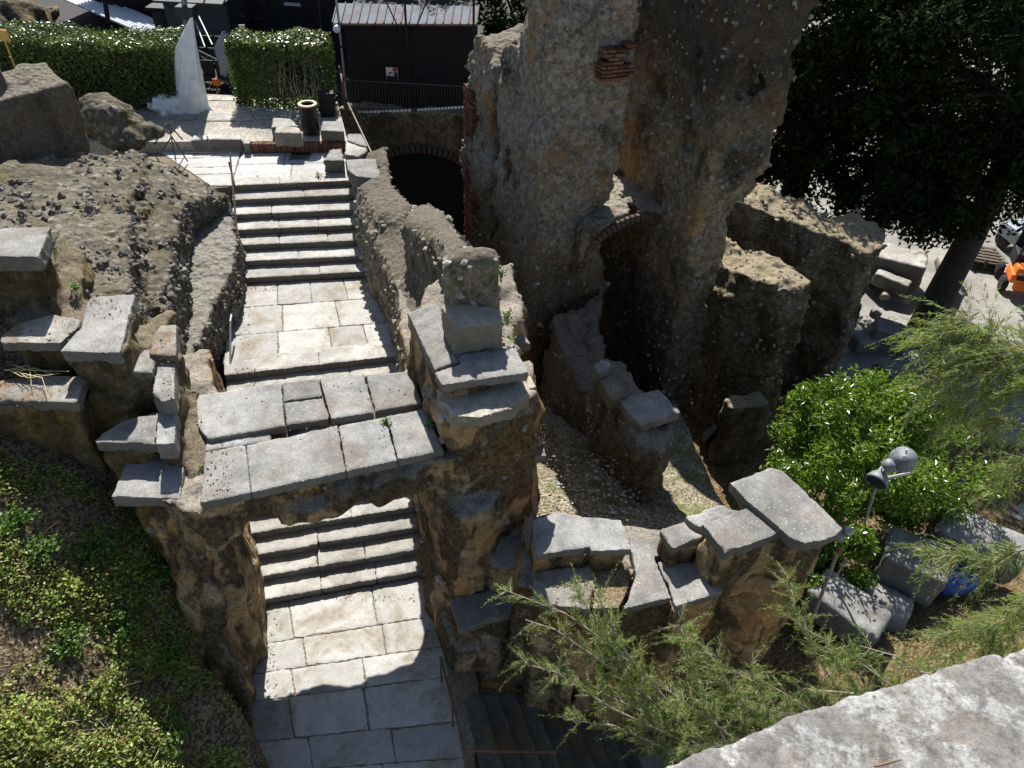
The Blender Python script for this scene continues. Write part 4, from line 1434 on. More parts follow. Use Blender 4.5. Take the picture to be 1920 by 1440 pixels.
ps = empty('poster', po)
tag(ps, 'small white poster with red disc fixed on the black shed front', 'poster')
sx = (BX1 - BX0) / 1.0
MB().box(po, (.36, .02, .40)).build('sheet', M['white'], ps)
MB().lathe(None, [(.07, 0), (.07, .012)], 16, Matrix.Translation(vec(po + [.10, -.012, .15])) @ Matrix.Rotation(math.pi / 2, 4, 'X')).build('disc', M['red'], ps)
MB().box(po + [-.02, -.016, -.185], (.30, .008, .02)).build('red_line', M['red'], ps)
mb = MB().box(po + [.0, -.017, -.11], (.34, .008, .10)).tube([po + [-.08, -.02, -.08], po + [-.075, -.02, .05], po + [.03, -.02, .07]], .014, 5)
mb.box(po + [.12, -.0195, -.02], (.09, .008, .18)).build('drawing', M['black'], ps)

# scaffold in front of the shed
sc = empty('scaffold', (BX0, BY - .3, 3.1))
tag(sc, 'tube scaffolding crossing in front of the black shed', 'scaffold')
SYc = BY - .28
zt = 7.2


def sp(px_, py_):
    return PY(px_, py_, SYc)


for x_, m_ in ((BX0 - .08, 'steel'), ((BX0 + BX1) / 2 - .02, 'blackiron'), (BX1 + .05, 'blackiron')):
    MB().tube([(x_, SYc, 3.1), (x_, SYc, zt)], .035, 8).build('upright', M[m_], sc)
for z_ in (3.95, 4.86, 6.3):
    MB().tube([(BX0 - .1, SYc - .05, z_), (BX1 + .1, SYc - .05, z_ + .04)], .024, 6).build('ledger', M['blackiron'], sc)
xm = (BX0 + BX1) / 2
for p, q in (((BX0, 4.85), (xm - .3, 3.3)), ((BX1, 4.85), (xm + .35, 3.3)), ((xm, 4.9), (BX0 + .9, 7.1)), ((xm, 4.9), (BX1 - .9, 7.1))):
    MB().tube([(p[0], SYc + .06, p[1]), (q[0], SYc + .06, q[1])], .022, 6).build('brace', M['blackiron'], sc)
fl = MB().lathe(None, [(.05, -.12), (.09, -.1), (.11, .1), (.06, .14)], 12, Matrix.Translation((BX0 - .12, SYc - .1, 5.4)) @ Matrix.Rotation(R(100), 4, 'X'))
tag(fl.build('floodlight', M['plastic'], None, True), 'pale floodlight clamped on the left scaffold pole of the shed', 'floodlight')
mb = MB().tube([(BX0 - .45, SYc, 3.55), (BX0 - .5, SYc, 4.6), (BX0 - .62, SYc, 5.4), (BX0 - .6, SYc, 6.6)], .012, 5)
tag(mb.build('cable', M['black']), 'black cable hanging beside the left scaffold pole', 'cable')

# railing on top of the arched wall with the pale strip
rl = empty('railing', (BX0, WY, 3.2))
tag(rl, 'dark iron bar railing before the black shed with a pale dashed strip', 'railing')
RY = WY + .12
nb = 56
mb = MB()
for k in range(nb):
    x_ = lerp(_wl + .25, _wr - .3, k / (nb - 1))
    mb.tube([(x_, RY, 3.15), (x_, RY, 4.05)], .009, 5)
mb.build('bars', M['iron'], rl)
for z_ in (3.22, 4.05):
    MB().tube([(_wl + .2, RY, z_), (_wr - .25, RY, z_)], .022, 6).build('rail', M['iron'], rl)
mb = MB()
for k in range(15):
    p = PY(667 + 7.2 * k, 211 - .3 * k, RY - .03)
    mb.box(p, (.085, .012, .07))
mb.build('pale_strip', M['plastic'], rl)
mb = MB()
for k in range(16):
    p = PY(785 + 6.3 * k, 206 - .4 * k, RY - .03)
    mb.box(p, (.075, .012, .07))
mb.build('pale_strip', M['plastic'], rl)

# ------------------------------------------------------------------ hand rails
def rail_thing(label, pts, posts=(), rad=.02, mat='iron', name='handrail', base=None, group=None):
    t = empty(name, pts[0] if base is None else base)
    tag(t, label, 'handrail', group)
    MB().tube(pts, rad, 7).build('rail', M[mat], t)
    for a, b in posts:
        MB().tube([a, b], rad * .9, 7).build('post', M[mat], t)
    return t


# rail on the wall right of the stairs
a = np.array([R3[0] - .35, R3[1] + 4.0, TERR_Z + 1.1])
q0, q1 = P(648, 178, 4.5), P(721, 352, 4.55)
q0 = PY(646, 180, 22.0)
q1 = PY(717, 330, 16.9)
q2 = PY(714, 352, 16.8)
pa = lambda f, dz: lerp(q0, q1, f) + np.array([0, 0, dz])
rail_thing('rusty handrail slanting over the stone-capped wall right of the terrace', [q0, q1, q2], [(pa(.62, 0), pa(.62, -.75)), (pa(.82, 0), pa(.82, -.7)), (pa(.04, 0), pa(.04, -1.0))], .028, 'iron')
MB2 = MB().box((q0[0] - .02, q0[1] - .05, 3.9), (.05, 1.3, 1.1), rz=.28)
tag(MB2.build('side_panel', M['rust']), 'rusty brown sheet panel below the upper end of the slanting handrail', 'panel')
rail_thing('thin lower handrail beside the upper steps along the right wall', [PY(659, 335, 17.3), PY(668, 372, 16.6), PY(685, 438, 15.9), PY(684, 450, 15.9)], [], .024, 'steel')
# left rail of the upper flight, with its pyramid frame
g0 = P(352, 287, TERR_Z + .75)
g1 = P(431, 286, TERR_Z + .8)
g2 = P(446, 455, LAND_Z + .75)
lt_ = rail_thing('thin bent handrail running from the terrace down the left side of the upper steps', [g0, g1, lerp(g1, g2, .5), g2], [(g2, P(452, 503, LAND_Z + .12)), (P(429, 304, TERR_Z + .5), P(441, 352, TERR_Z))], .024, 'iron')
ap = P(316, 232, TERR_Z + 1.0)
py = empty('handrail', ap)
tag(py, 'small pyramid of rusty pipes at the left corner of the terrace', 'handrail')
for fx, fy, fz in ((286, 275, .1), (342, 262, .35), (330, 302, .1)):
    MB().tube([ap, P(fx, fy, TERR_Z + fz)], .018, 6).build('pipe', M['iron'], py)
ap2 = P(322, 256, TERR_Z + .8)
for fx, fy, fz in ((297, 293, .05), (352, 303, .05)):
    MB().tube([ap2, P(fx, fy, TERR_Z + fz)], .018, 6).build('pipe', M['iron'], py)
# rail by the middle landing
rail_thing('pale vertical handrail at the left edge of the two middle steps', [P(434, 590, LAND_Z + .5), P(432, 602, LAND_Z + .5), P(432, 722, LAND_Z - .25)], [], .022, 'steel')
# rail at the edge of the lower landing, in shade
h0, h1 = P(826, 1232, .8), P(872, 1408, .85)
h2 = P(1042, 1410, .35)
rail_thing('dark brown handrail along the shaded edge of the lower landing', [h0, h1, h2], [(h0, h0 - [0, 0, .85]), (h1, h1 - [0, 0, .95]), (h2, h2 - [0, 0, 1.3]), (lerp(h0, h1, .5), lerp(h0, h1, .5) - [0, 0, .85])], .02, 'rust')
# court fence
f0, f1 = P(1440, 850, -1.3), P(1585, 762, -1.3)
fe = empty('fence', f0 - [0, 0, 1.2])
tag(fe, 'rusty low fence with slanting top rail half hidden by the green tree', 'fence')
MB().tube([f0, f1], .03, 7).build('rail', M['iron'], fe)
mb = MB()
for k in range(9):
    p = lerp(f0, f1, .42 + .05 * k)
    mb.tube([p, p - [0, 0, .95]], .012, 5)
mb.build('bars', M['iron'], fe)

# ------------------------------------------------------------------ terrace furniture
def bin_(label, px_, py_, z, r, h, hollow=True):
    c = P(px_, py_, z)
    t = empty('litter_bin', c)
    tag(t, label, 'litter bin')
    MB().lathe(c, [(r * .94, 0), (r, .04), (r, h - .05), (r * 1.08, h - .04), (r * 1.08, h), (r * .8, h), (r * .78, h * .4), (.01, h * .4)], 28).build('drum', M['blackiron'], t, True)
    if hollow:
        MB().lathe(c + [0, 0, h], [(r * .74, .0), (r * 1.1, .0), (r * 1.1, .03), (r * .74, .035), (r * .74, 0)], 28, None, False).build('rim', M['cream'], t, True)
    MB().lathe(c, [(r * 1.15, 0), (r * 1.15, .02)], 24).build('base', M['broken'], t)


bin_('tall dark cylindrical litter bin with a pale rim beside the squared stones', 584, 250, GRAV_Z, .235, .80)
_c = P(612, 222, GRAV_Z)
tag(MB().box(_c + [0, .25, .32], (.42, .34, .62), rz=.2, bev=.03).box(_c + [0, .25, .66], (.46, .38, .06), rz=.2, bev=.02).build('box_bin', M['blackiron']), 'squat dark box behind the tall litter bin', 'box')
slab('squared_stone', 'pale flat squared stone behind its darker neighbour on the gravel', 'stone block', [(508, 238), (512, 220), (545, 222), (560, 236)], GRAV_Z + .3, .3, M['step'], 'squared stones on the terrace', h=.04)
slab('squared_stone', 'squared stone with dark front resting on the brick edging', 'stone block', [(513, 248), (518, 236), (560, 238), (566, 249)], GRAV_Z + .38, .4, M['broken'], 'squared stones on the terrace', h=.04)
slab('squared_stone', 'dim low stone in shade right of the litter bin', 'stone block', [(600, 244), (605, 226), (640, 226), (645, 246)], GRAV_Z + .3, .3, M['slab'], 'squared stones on the terrace', h=.04)
slab('squared_stone', 'grey angular stone standing on the paved terrace by the wall', 'stone block', [(606, 300), (618, 280), (640, 280), (645, 300)], TERR_Z + .36, .36, M['slab'], 'squared stones on the terrace', h=.035, rough=.04)
slab('kerb_stone', 'left short kerb stone at the edge of the gravel terrace', 'kerb stone', [(357, 262), (364, 253), (386, 252), (390, 261)], GRAV_Z + .07, .28, M['step'], 'kerb stones of the gravel terrace', h=.04)
slab('kerb_stone', 'right longer kerb stone at the edge of the gravel terrace', 'kerb stone', [(391, 261), (387, 252), (450, 252), (453, 261)], GRAV_Z + .08, .3, M['step'], 'kerb stones of the gravel terrace', h=.04)
slab('kerb_stone', 'small upright kerb post at the left end of the brick edging', 'kerb stone', [(455, 268), (456, 258), (468, 258), (469, 268)], GRAV_Z + .05, .35, M['step'], 'kerb stones of the gravel terrace', h=.04)
FS = 'flagstones set in the gravel'
for lab, pts in (('flagstone left of the wide one in front of the white sheeting', [(318, 224), (330, 212), (374, 212), (368, 224)]),
                 ('wide white flagstone in the middle of the gravel path', [(380, 226), (388, 211), (472, 211), (476, 226)]),
                 ('flagstone in the hedge shadow right of the wide one', [(478, 224), (475, 211), (505, 211), (510, 223)]),
                 ('left pale threshold stone in the gap between the hedges', [(386, 188), (388, 179), (416, 179), (413, 187)]),
                 ('right pale threshold stone in the gap between the hedges', [(413, 188), (417, 181), (464, 181), (465, 188)])):
    slab('flagstone', lab, 'flagstone', pts, GRAV_Z + .03, .08, M['step'], FS, h=.045)
slab('coping_stone', 'chamfered pale coping stone below the slanting handrail', 'coping stone', [(646, 290), (648, 262), (668, 254), (690, 282), (672, 292)], 4.0, .6, M['step'], 'coping stones of the terrace wall', h=.04, rough=.02)
slab('coping_stone', 'second chamfered coping stone lying behind the first', 'coping stone', [(650, 262), (652, 250), (678, 250), (690, 274), (676, 272)], 4.05, .5, M['slab'], 'coping stones of the terrace wall', h=.04, rough=.02)
slab('coping_stone', 'flat grey coping stone where the wall meets the terrace', 'coping stone', [(652, 318), (648, 298), (705, 297), (718, 328), (700, 334), (668, 330)], 3.98, .35, M['slab'], 'coping stones of the terrace wall', h=.035)
ed = MB()
_p, _q = np.array([*lerp(_e0, _e1, .575), GRAV_Z]), np.array([*_e1, GRAV_Z])
_n = 48
for k in range(_n):
    p = lerp(_p, _q, (k + .5) / _n)
    ed.box((p[0], p[1] - .06, TERR_Z + .125 + rnd.uniform(-.01, .01)), (np.linalg.norm(_q - _p) / _n * .9, .2, .27), bev=.008)
tag(ed.build('brick_edging', M['brick']), 'soldier-course brick edging under the gravel terrace', 'edging')
gr = MB()
_g0 = P(545, 300, TERR_Z + .012)
for k in range(9):
    p = P(546 + 4.2 * k, 293, TERR_Z + .014)
    gr.box(p, (.022, .42, .012))
gr.box(P(563, 287, TERR_Z + .01), (.5, .16, .01))
tag(gr.build('drain_grate', M['black']), 'small dark drain grate in the paved terrace', 'drain grate')

# white sheeting wrapped round a tall thing
bs = P(360, 205, GRAV_Z)
tp = PY(357, 62, bs[1])


def wrapped(name, label, base, height, r0, r1, mat, seed, shear=0.0, cat='sheeting'):
    n, m = 96, 34
    V = []
    th = np.linspace(0, 2 * np.pi, n, endpoint=False)
    for j in range(m + 1):
        f = j / m
        r = lerp(r0, r1, f ** 1.5) * (1 + .06 * math.sin(f * 5))
        pl = (.05 * np.sin(th * 9 + 2.5 * f) + .035 * np.sin(th * 17 - 4 * f + 1)) * (1 - .5 * f)
        fold = 1 + pl + (.16 * (1 - f) + .08) * vnoise(np.stack([np.cos(th) * 2.6, np.sin(th) * 2.6, np.full(n, f * 1.3)], 1), seed) + .14 * (1 - f * .5) * vnoise(np.stack([np.cos(th) * 5, np.sin(th) * 5, np.full(n, f * 2.2)], 1), seed + 3)
        if j == 0:
            fold = fold * (1.15 + .12 * np.sin(th * 5))
        rl_ = r0 * (1 - .92 * max(0.0, (f - .66) / .34) ** 1.2)
        rr_ = r0 * (1 - .97 * f ** .9)
        rx_ = np.where(np.cos(th) < 0, rl_, rr_)
        V.append(np.stack([base[0] + np.cos(th) * rx_ * fold + shear * f, base[1] + np.sin(th) * r * fold * .7, base[2] + f * height + 0 * th + (.03 * np.sin(th * 7) if 0 < j < m else 0)], 1))
    V = np.concatenate(V)
    F = []
    for j in range(m):
        for k in range(n):
            F.append((j * n + k, j * n + (k + 1) % n, (j + 1) * n + (k + 1) % n, (j + 1) * n + k))
    return tag(np_mesh(name, V, np.array(F), M[mat]), label, cat)


wrapped('wrapped_column', 'tall tapering object wrapped in white plastic sheeting at the hedge end', bs, 2.5, .44, .05, 'plastic', 5, .62)
cb = P(318, 205, GRAV_Z)
o = sdf_obj('plastic_heap', lambda G: ell_d(G, (cb[0], cb[1], GRAV_Z + .12), (.5, .38, .36)), (cb[0] - .8, cb[1] - .7, GRAV_Z - .1), (cb[0] + .8, cb[1] + .7, GRAV_Z + .75), .035, M['plastic'], nz=((.13, 3.2, 3),), stones=((.10, 6.0),), seed=91)
tag(o, 'crumpled heap of white plastic beside the wrapped column', 'plastic heap')
slab('loose_stone', 'small whitish stone on the ground before the left hedge', 'stone', [(210, 214), (214, 206), (232, 207), (236, 214)], GRAV_Z + .15, .18, M['step'], h=.04)

# ------------------------------------------------------------------ hedges
def hedge(name, label, x0, x1, y0, y1, z0, z1, nleaf, seed, bare=None):
    rs = np.random.RandomState(seed)
    t = empty(name, ((x0 + x1) / 2, (y0 + y1) / 2, z0))
    tag(t, label, 'hedge', 'clipped hedges of the terrace')
    n = nleaf
    ax = np.array([(x1 - x0) * (z1 - z0), (x1 - x0) * (y1 - y0) * 1.1, (y1 - y0) * (z1 - z0)])
    pr = ax / ax.sum()
    k = rs.choice(3, n, p=pr)
    C = np.stack([x0 + (x1 - x0) * rs.rand(n), y0 + (y1 - y0) * rs.rand(n), z0 + (z1 - z0) * rs.rand(n)], 1)
    dep = np.abs(rs.normal(size=n)) * .10 - .03
    N = rs.normal(size=(n, 3)) * .55
    f = k == 0
    C[f, 1] = y0 + dep[f]
    N[f, 1] -= .8
    f = k == 1
    C[f, 2] = z1 - dep[f]
    N[f, 2] += 1.0
    f = k == 2
    sd = rs.rand(n) < .6
    C[f & sd, 0] = x1 - dep[f & sd]
    C[f & ~sd, 0] = x0 + dep[f & ~sd]
    N[f, 0] += np.where(sd[f], .8, -.8)
    bul = .17 * fbm(C * .9, 4, seed) + .03 * rs.normal(size=len(C))
    C += N / np.linalg.norm(N, axis=1)[:, None] * bul[:, None]
    if bare:
        f = (C[:, 0] > bare) & (C[:, 2] < z1 - .42) & (C[:, 2] > z0 + .35) & (k == 0) & (rs.rand(n) < .86)
        C, N = C[~f], N[~f]
    N = unit(N)
    V, F = leaf_quads(C, N, .085 * (.7 + .6 * rs.rand(len(C))), .6, rs)
    np_mesh('foliage', V, F, M['hedge'], t, False)
    mb = MB()
    for i in range(int((x1 - x0) * 14)):
        x_ = rs.uniform(x0 + .1, x1 - .1)
        y_ = rs.uniform(y0 + .08, y1 - .2)
        pts = [(x_, y_, z0)]
        for j in range(3):
            pts.append((pts[-1][0] + rs.uniform(-.13, .13), np.clip(pts[-1][1] + rs.uniform(-.08, .08), y0 + .03, y1), pts[-1][2] + (z1 - z0 - .3) / 3))
        mb.tube(pts, [.016, .013, .01, .006], 5, False)
    mb.build('stems', M['twig'], t)
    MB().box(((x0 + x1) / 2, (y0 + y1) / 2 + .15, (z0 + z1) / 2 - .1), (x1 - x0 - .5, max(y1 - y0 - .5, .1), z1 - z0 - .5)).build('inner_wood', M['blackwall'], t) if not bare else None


_h = P(450, 200, GRAV_Z)
hx0, hx1, hy = P(452, 196, GRAV_Z)[0], P(622, 205, GRAV_Z)[0], P(530, 203, GRAV_Z)[1]
hedge('hedge', 'right hedge block, short and square with bare pale stems showing', hx0 - .1, hx1 - .1, hy, hy + 1.25, GRAV_Z, PY(530, 86, hy)[2], 15000, 3, bare=lerp(hx0, hx1, .45))
gx1, gy = P(343, 205, GRAV_Z)[0], P(300, 208, GRAV_Z)[1]
hedge('hedge', 'long left hedge with sunlit leafy top and dark brown face', -18.5, gx1, gy, gy + 1.5, GRAV_Z, PY(280, 88, gy)[2], 30000, 5)

# ------------------------------------------------------------------ things beyond the hedges
cy = 27.0
mb = MB()
rows = [(430 + 9 * i, 168 - 0 * i) for i in range(1)]
seat_me = None


def seat_mesh():
    mb = MB()
    mb.box((0, 0, .40), (.42, .40, .05), bev=.015)
    mb.box((0, .20, .66), (.42, .05, .48), bev=.015)
    for sx in (-.18, .18):
        mb.tube([(sx, -.16, 0), (sx, -.16, .4)], .015, 5)
        mb.tube([(sx, .18, 0), (sx, .20, .7)], .015, 5)
    return mb.build('seat', M['black'])


proto = seat_mesh()
lab = 'black folding seat in the rows glimpsed between the hedges'
first = True
base = P(395, 178, 2.4)
for r in range(3):
    for k in range(9):
        o = proto if first else proto.copy()
        if not first:
            COL.objects.link(o)
        first = False
        o.location = (-12.6 + .5 * k, 25.9 + .8 * r, 2.36 + .16 * r)
        tag(o, lab, 'seat', 'rows of black seats')
tag(MB().prism([(-13, 25.4), (-8, 25.4), (-8, 28.3), (-13, 28.3)], 2.0, 2.355).build('seat_platform', M['blackwall']), 'dark platform carrying the black seats', 'platform')
wrapped('covered_equipment', 'grey-blue plastic covered equipment standing in the gap by the right hedge', PY(436, 150, 26.2), 1.6, .42, .18, 'bluegrey', 15, .05, 'covered equipment')
tag(MB().box(PY(446, 158, 25.8), (.5, .5, .7), bev=.05).tube([PY(441, 140, 25.8), PY(452, 132, 25.8), PY(456, 150, 25.8)], .03, 6).build('black_case', M['black']), 'black case below the covered equipment', 'case')
yf = PY(406, 155, 25.5)
tag(MB().prism([(yf[0] - .13, yf[1] - .01), (yf[0] + .13, yf[1] - .01), (yf[0] + .13, yf[1] + .02), (yf[0] - .13, yf[1] + .02)], yf[2] - .1, yf[2] + .12).tube([yf - [0, 0, .1], yf - [0, 0, .5]], .015, 5).build('small_flag', M['orange']), 'small orange marker standing among the black seats', 'marker')
cs = PY(455, 58, 24.4)
tag(MB().box(cs, (.18, .03, .36), rz=.3).tube([cs - [0, 0, .18], cs - [0, 0, 1.2]], .02, 5).build('cream_sign', M['cream']), 'small cream sign rising above the right hedge', 'sign')
ys = PY(5, 66, 19.0)
tag(MB().box(ys, (.34, .03, .26), rz=-.2).tube([ys - [0, 0, .13], ys - [0, 0, 1.9]], .02, 6).build('yellow_sign', M['yellow']), 'yellow square sign at the left edge before the hedge', 'sign')

# white corrugated roof at top left
rp = [PY(112, -6, 34), PY(215, 3, 36), PY(290, 14, 36), PY(322, 46, 32), PY(264, 58, 31), PY(178, 38, 32)]


def sheet_roof(name, label, a, b, c, d, n, amp, mat):
    V, F = [], []
    m = 4
    nn = n * 6
    for j in range(m + 1):
        for i in range(nn + 1):
            u, v = i / nn, j / m
            p = lerp(lerp(a, b, u), lerp(d, c, u), v) + np.array([0, 0, amp * math.sin(u * n * 2 * math.pi) - .18 * math.sin(math.pi * v) * 0])
            V.append(p)
    for j in range(m):
        for i in range(nn):
            k = j * (nn + 1) + i
            F.append((k, k + 1, k + nn + 2, k + nn + 1))
    V = np.array(V)
    F = np.array(F)
    nv = len(V)
    V = np.concatenate([V, V - [0, 0, .05]])
    F = np.concatenate([F, F[:, ::-1] + nv])
    return tag(np_mesh(name, V, F, M[mat]), label, 'roof')


sheet_roof('corrugated_roof', 'white corrugated roof sheets beyond the left hedge', PY(105, -8, 33), PY(205, -2, 36), PY(322, 50, 31.5), PY(262, 60, 30.5), 8, .05, 'roofsheet')
sheet_roof('corrugated_roof', 'smaller pale roof sheet joining the white one on its right', PY(200, 14, 36.5), PY(288, 12, 37), PY(315, 40, 33.5), PY(240, 34, 34), 4, .05, 'roofsheet')
mb = MB().tube([PY(203, 42, 30), PY(192, -30, 30)], .09, 8)
tag(mb.build('dark_pole', M['blackiron']), 'dark pole crossing the white corrugated roof', 'pole')
tag(MB().box((-14.5, 36.5, 4.0), (9, 4.5, 3.4)).box((-14.2, 34.2, 5.6), (8.0, .2, .3)).build('roof_support', M['blackwall']), 'dark shadowed shed under the white corrugated roof', 'shed')

# grey kiosk block and light mast
gp = PY(352, 100, 28)
t = empty('light_mast', (gp[0], 28, 2.35))
tag(t, 'grey mast with a square head behind the wrapped column', 'mast')
MB().tube([(gp[0], 28, 2.35), PY(346, 20, 28), PY(343, -60, 28)], .1, 10).build('pole', M['steel'], t)
MB().box(PY(350, 22, 28) + [0, .0, 0], (.62, .5, .42), bev=.03).build('head', M['darkgrey'], t)
MB().tube([PY(372, 30, 28), PY(398, 84, 27)], .03, 6).tube([PY(364, 34, 28), PY(384, 88, 27)], .03, 6).build('stay', M['steel'], t)
tag(MB().box(PY(378, 70, 30) + [0, .6, -.5], (2.4, 1.2, 3.6)).box(PY(378, 70, 30) + [0, 0.1, 1.34], (2.6, 1.3, .08)).build('grey_hut', M['darkgrey']), 'grey hut wall in shade behind the light mast', 'hut')
gc = PY(333, 12, 31)
tag(MB().box(gc, (.62, .4, .34), bev=.03).box(gc + [0, -.01, .2], (.68, .46, .06), bev=.02).build('green_crate', M['green']), 'bright green crate at the top edge beside the mast', 'crate')
tag(MB().box(PY(350, 4, 31) + [.2, .2, .1], (1.3, .6, .1), bev=.02).box(PY(350, 4, 31) + [.2, .25, -.3], (1.2, .5, .7)).build('white_counter', M['white']), 'white topped counter behind the green crate', 'counter')
tag(MB().box(PY(322, 24, 31) + [0, .2, -.6], (1.6, .5, 1.3)).box(PY(322, 18, 31) + [0, .1, .05], (1.9, .7, .1), bev=.03).build('black_canopy', M['black']), 'black flat canopy left of the light mast', 'canopy')
# ramp of steel
t = empty('steel_ramp', PY(390, 110, 26.5))
tag(t, 'dark steel ramp with railings going down behind the white sheeting', 'ramp')
MB().tube([PY(372, 95, 26.5), PY(418, 118, 26.5)], .03, 6).tube([PY(372, 103, 26.5), PY(416, 128, 26.5)], .02, 6).build('rail', M['steel'], t)
for k in range(4):
    p = lerp(PY(374, 98, 26.5), PY(416, 120, 26.5), k / 3)
    MB().tube([p, p - [0, 0, .9]], .025, 6).build('post', M['blackiron'], t)
# dark stage building
st = empty('stage_building', (-8.5, 31, 2.35))
tag(st, 'large black stage structure filling the background above the right hedge', 'stage')
MB().prism([(-11.3, 31.2), (-5.2, 29.8), (-3.8, 34), (-11.8, 36)], 2.35, 9.5).build('wall', M['blackwall'], st)
for k in range(7):
    p = PY(400 + 34 * k, 60, 30.4 - .12 * k)
    MB().tube([(p[0], p[1] + .2, 2.4), (p[0], p[1] + .2, 9.2)], .04, 6).build('post', M['blackiron'], st)
for k in range(4):
    MB().tube([(-11.4, 30.9, 3.4 + 1.2 * k), (-5.3, 29.5, 3.4 + 1.2 * k)], .03, 6).build('beam', M['blackiron'], st)
MB().box(PY(548, 8, 29.4), (.6, .05, .1)).build('light_strip', M['bluegrey'], st)
# brown rocky bank and shrubs at the very top left
o = sdf_obj('rocky_bank', lambda G: smin(ell_d(G, (-25.0, 31, 4.4), (4.5, 3.0, 2.6)), ell_d(G, (-21.0, 30, 2.8), (2.6, 2.2, 1.3)), .6), (-29, 26.6, 2.2), (-15.5, 35, 8.3), .18, M['seatcore'], nz=((.4, .5, 4), (.12, 2, 3)), seed=97)
tag(o, 'brown rocky bank above the left hedge at the top edge', 'bank')

# ------------------------------------------------------------------ trees
def tree(name, label, base, trunk_pts, trunk_r, limbs, clumps, per, size, mat, bark, seed, aspect=.5, up=.5, shell=.35, group=None):
    rs = np.random.RandomState(seed)
    t = empty(name, base)
    tag(t, label, 'tree', group)
    mb = MB().tube(trunk_pts, trunk_r, 12)
    mb.build('trunk', M[bark], t, True)
    if limbs:
        mb = MB()
        for l in limbs:
            mb.tube(l[0], l[1], 7)
        mb.build('limbs', M[bark], t, True)
    V, F = clump_leaves(clumps, per, size, rs, aspect, up, .1, shell)
    np_mesh('crown', V, F, M[mat], t, False)
    return t


def blob_clumps(c, r, n, cr, seed, inner=.35):
    rs = np.random.RandomState(seed)
    d = unit(rs.normal(size=(n, 3)))
    k = (inner + (1 - inner) * rs.rand(n) ** .6)[:, None]
    p = np.array(c) + d * k * np.array(r)
    return np.c_[p, cr * (.6 + .8 * rs.rand(n))]


def limbs_to(cl, start, n, r0, seed):
    rs = np.random.RandomState(seed)
    out = []
    for i in rs.choice(len(cl), n, replace=False):
        e = cl[i, :3]
        s = np.array(start) + rs.normal(size=3) * .1
        m = (s + e) / 2 + np.array([0, 0, .2]) + rs.normal(size=3) * .15
        out.append(([s, m, e], [r0, r0 * .6, r0 * .2]))
    return out


bt = P(1716, 640, YARD_Z)
for lab, c, r, n, tb_, tt, sd in (
    ('huge dark evergreen tree with leaning trunk shading the yard', (13.2, 22.0, 5.0), (5.6, 3.4, 4.6), 400, bt, (14.2, 21.2, 4.5), 1),
    ('dark evergreen tree rising behind the dappled brick wall', (8.8, 23.2, 4.0), (4.4, 2.4, 5.4), 330, (9.0, 23.5, YARD_Z), (9.2, 23.5, 4.0), 2),
    ('dark evergreen tree at the right edge above the orange vehicle', (19.5, 25.8, 7.0), (4.8, 3.0, 5.0), 300, (20.5, 26.5, YARD_Z), (20.0, 26, 5), 3),
):
    cl = blob_clumps(c, r, n, .62, sd)
    if sd == 1:
        q_ = PY(1840, 300, 20.5)
        cl = np.concatenate([cl, blob_clumps(tuple(q_), (2.9, 1.6, 1.7), 110, .55, 91, .2), blob_clumps(tuple(PY(1720, 380, 20.5)), (1.6, 1.3, .9), 40, .5, 92, .2)])
    tree('evergreen_tree', lab, tb_, [tb_, lerp(np.array(tb_), np.array(tt), .5) + [.1, 0, 0], tt], [.48, .40, .3], limbs_to(cl, tt, 16, .13, sd), cl, 112, .21, 'evergreen', 'darkbark', 60 + sd, .45, .4, .2, 'dark evergreens over the yard')
for lab, c, r, n, sd, m in (
    ('dark tree behind the black shed reaching the tall ruin', (-.2, 27.0, 5.2), (2.6, 1.8, 4.2), 130, 4, 'evergreen'),
    ('green tree peeping over the tin roof of the shed', (-4.0, 28.6, 8.0), (2.6, 1.6, 2.2), 80, 5, 'midtree'),
    ('dark tree beyond the tall ruin on its left', (3.2, 27.5, 5.5), (2.4, 1.8, 4.6), 120, 6, 'evergreen'),
    ('small green tree at the top edge over the white roof', (-15.6, 40, 5.0), (2.4, 1.5, 2.0), 60, 7, 'midtree'),
):
    cl = blob_clumps(c, r, n, .5, sd)
    b_ = (c[0], c[1], 2.3 if sd in (5, 7) else YARD_Z)
    tree('broadleaf_tree', lab, b_, [b_, (c[0] + .1, c[1], c[2] - .5)], [.2, .12], limbs_to(cl, (c[0], c[1], c[2] - 1.0), 9, .06, sd), cl, 150, .17, m, 'darkbark', 70 + sd, .5, .4, .2, 'trees behind the shed and roof')
# far belt of woodland that closes the view
rs = np.random.RandomState(77)
cl = []
for i in range(240):
    a = rs.uniform(-40, 44)
    cl.append((a, 46 + rs.uniform(-2, 5) + abs(a) * .05, rs.uniform(-2, 11) if a > -3 else rs.uniform(3, 13), rs.uniform(1.0, 2.0)))
V, F = clump_leaves(cl, 120, .5, rs, .6, .4, .1, .3)
tag(np_mesh('woodland', V, F, M['evergreen'], None, False), 'dark woodland closing the background', 'woodland', kind='stuff')

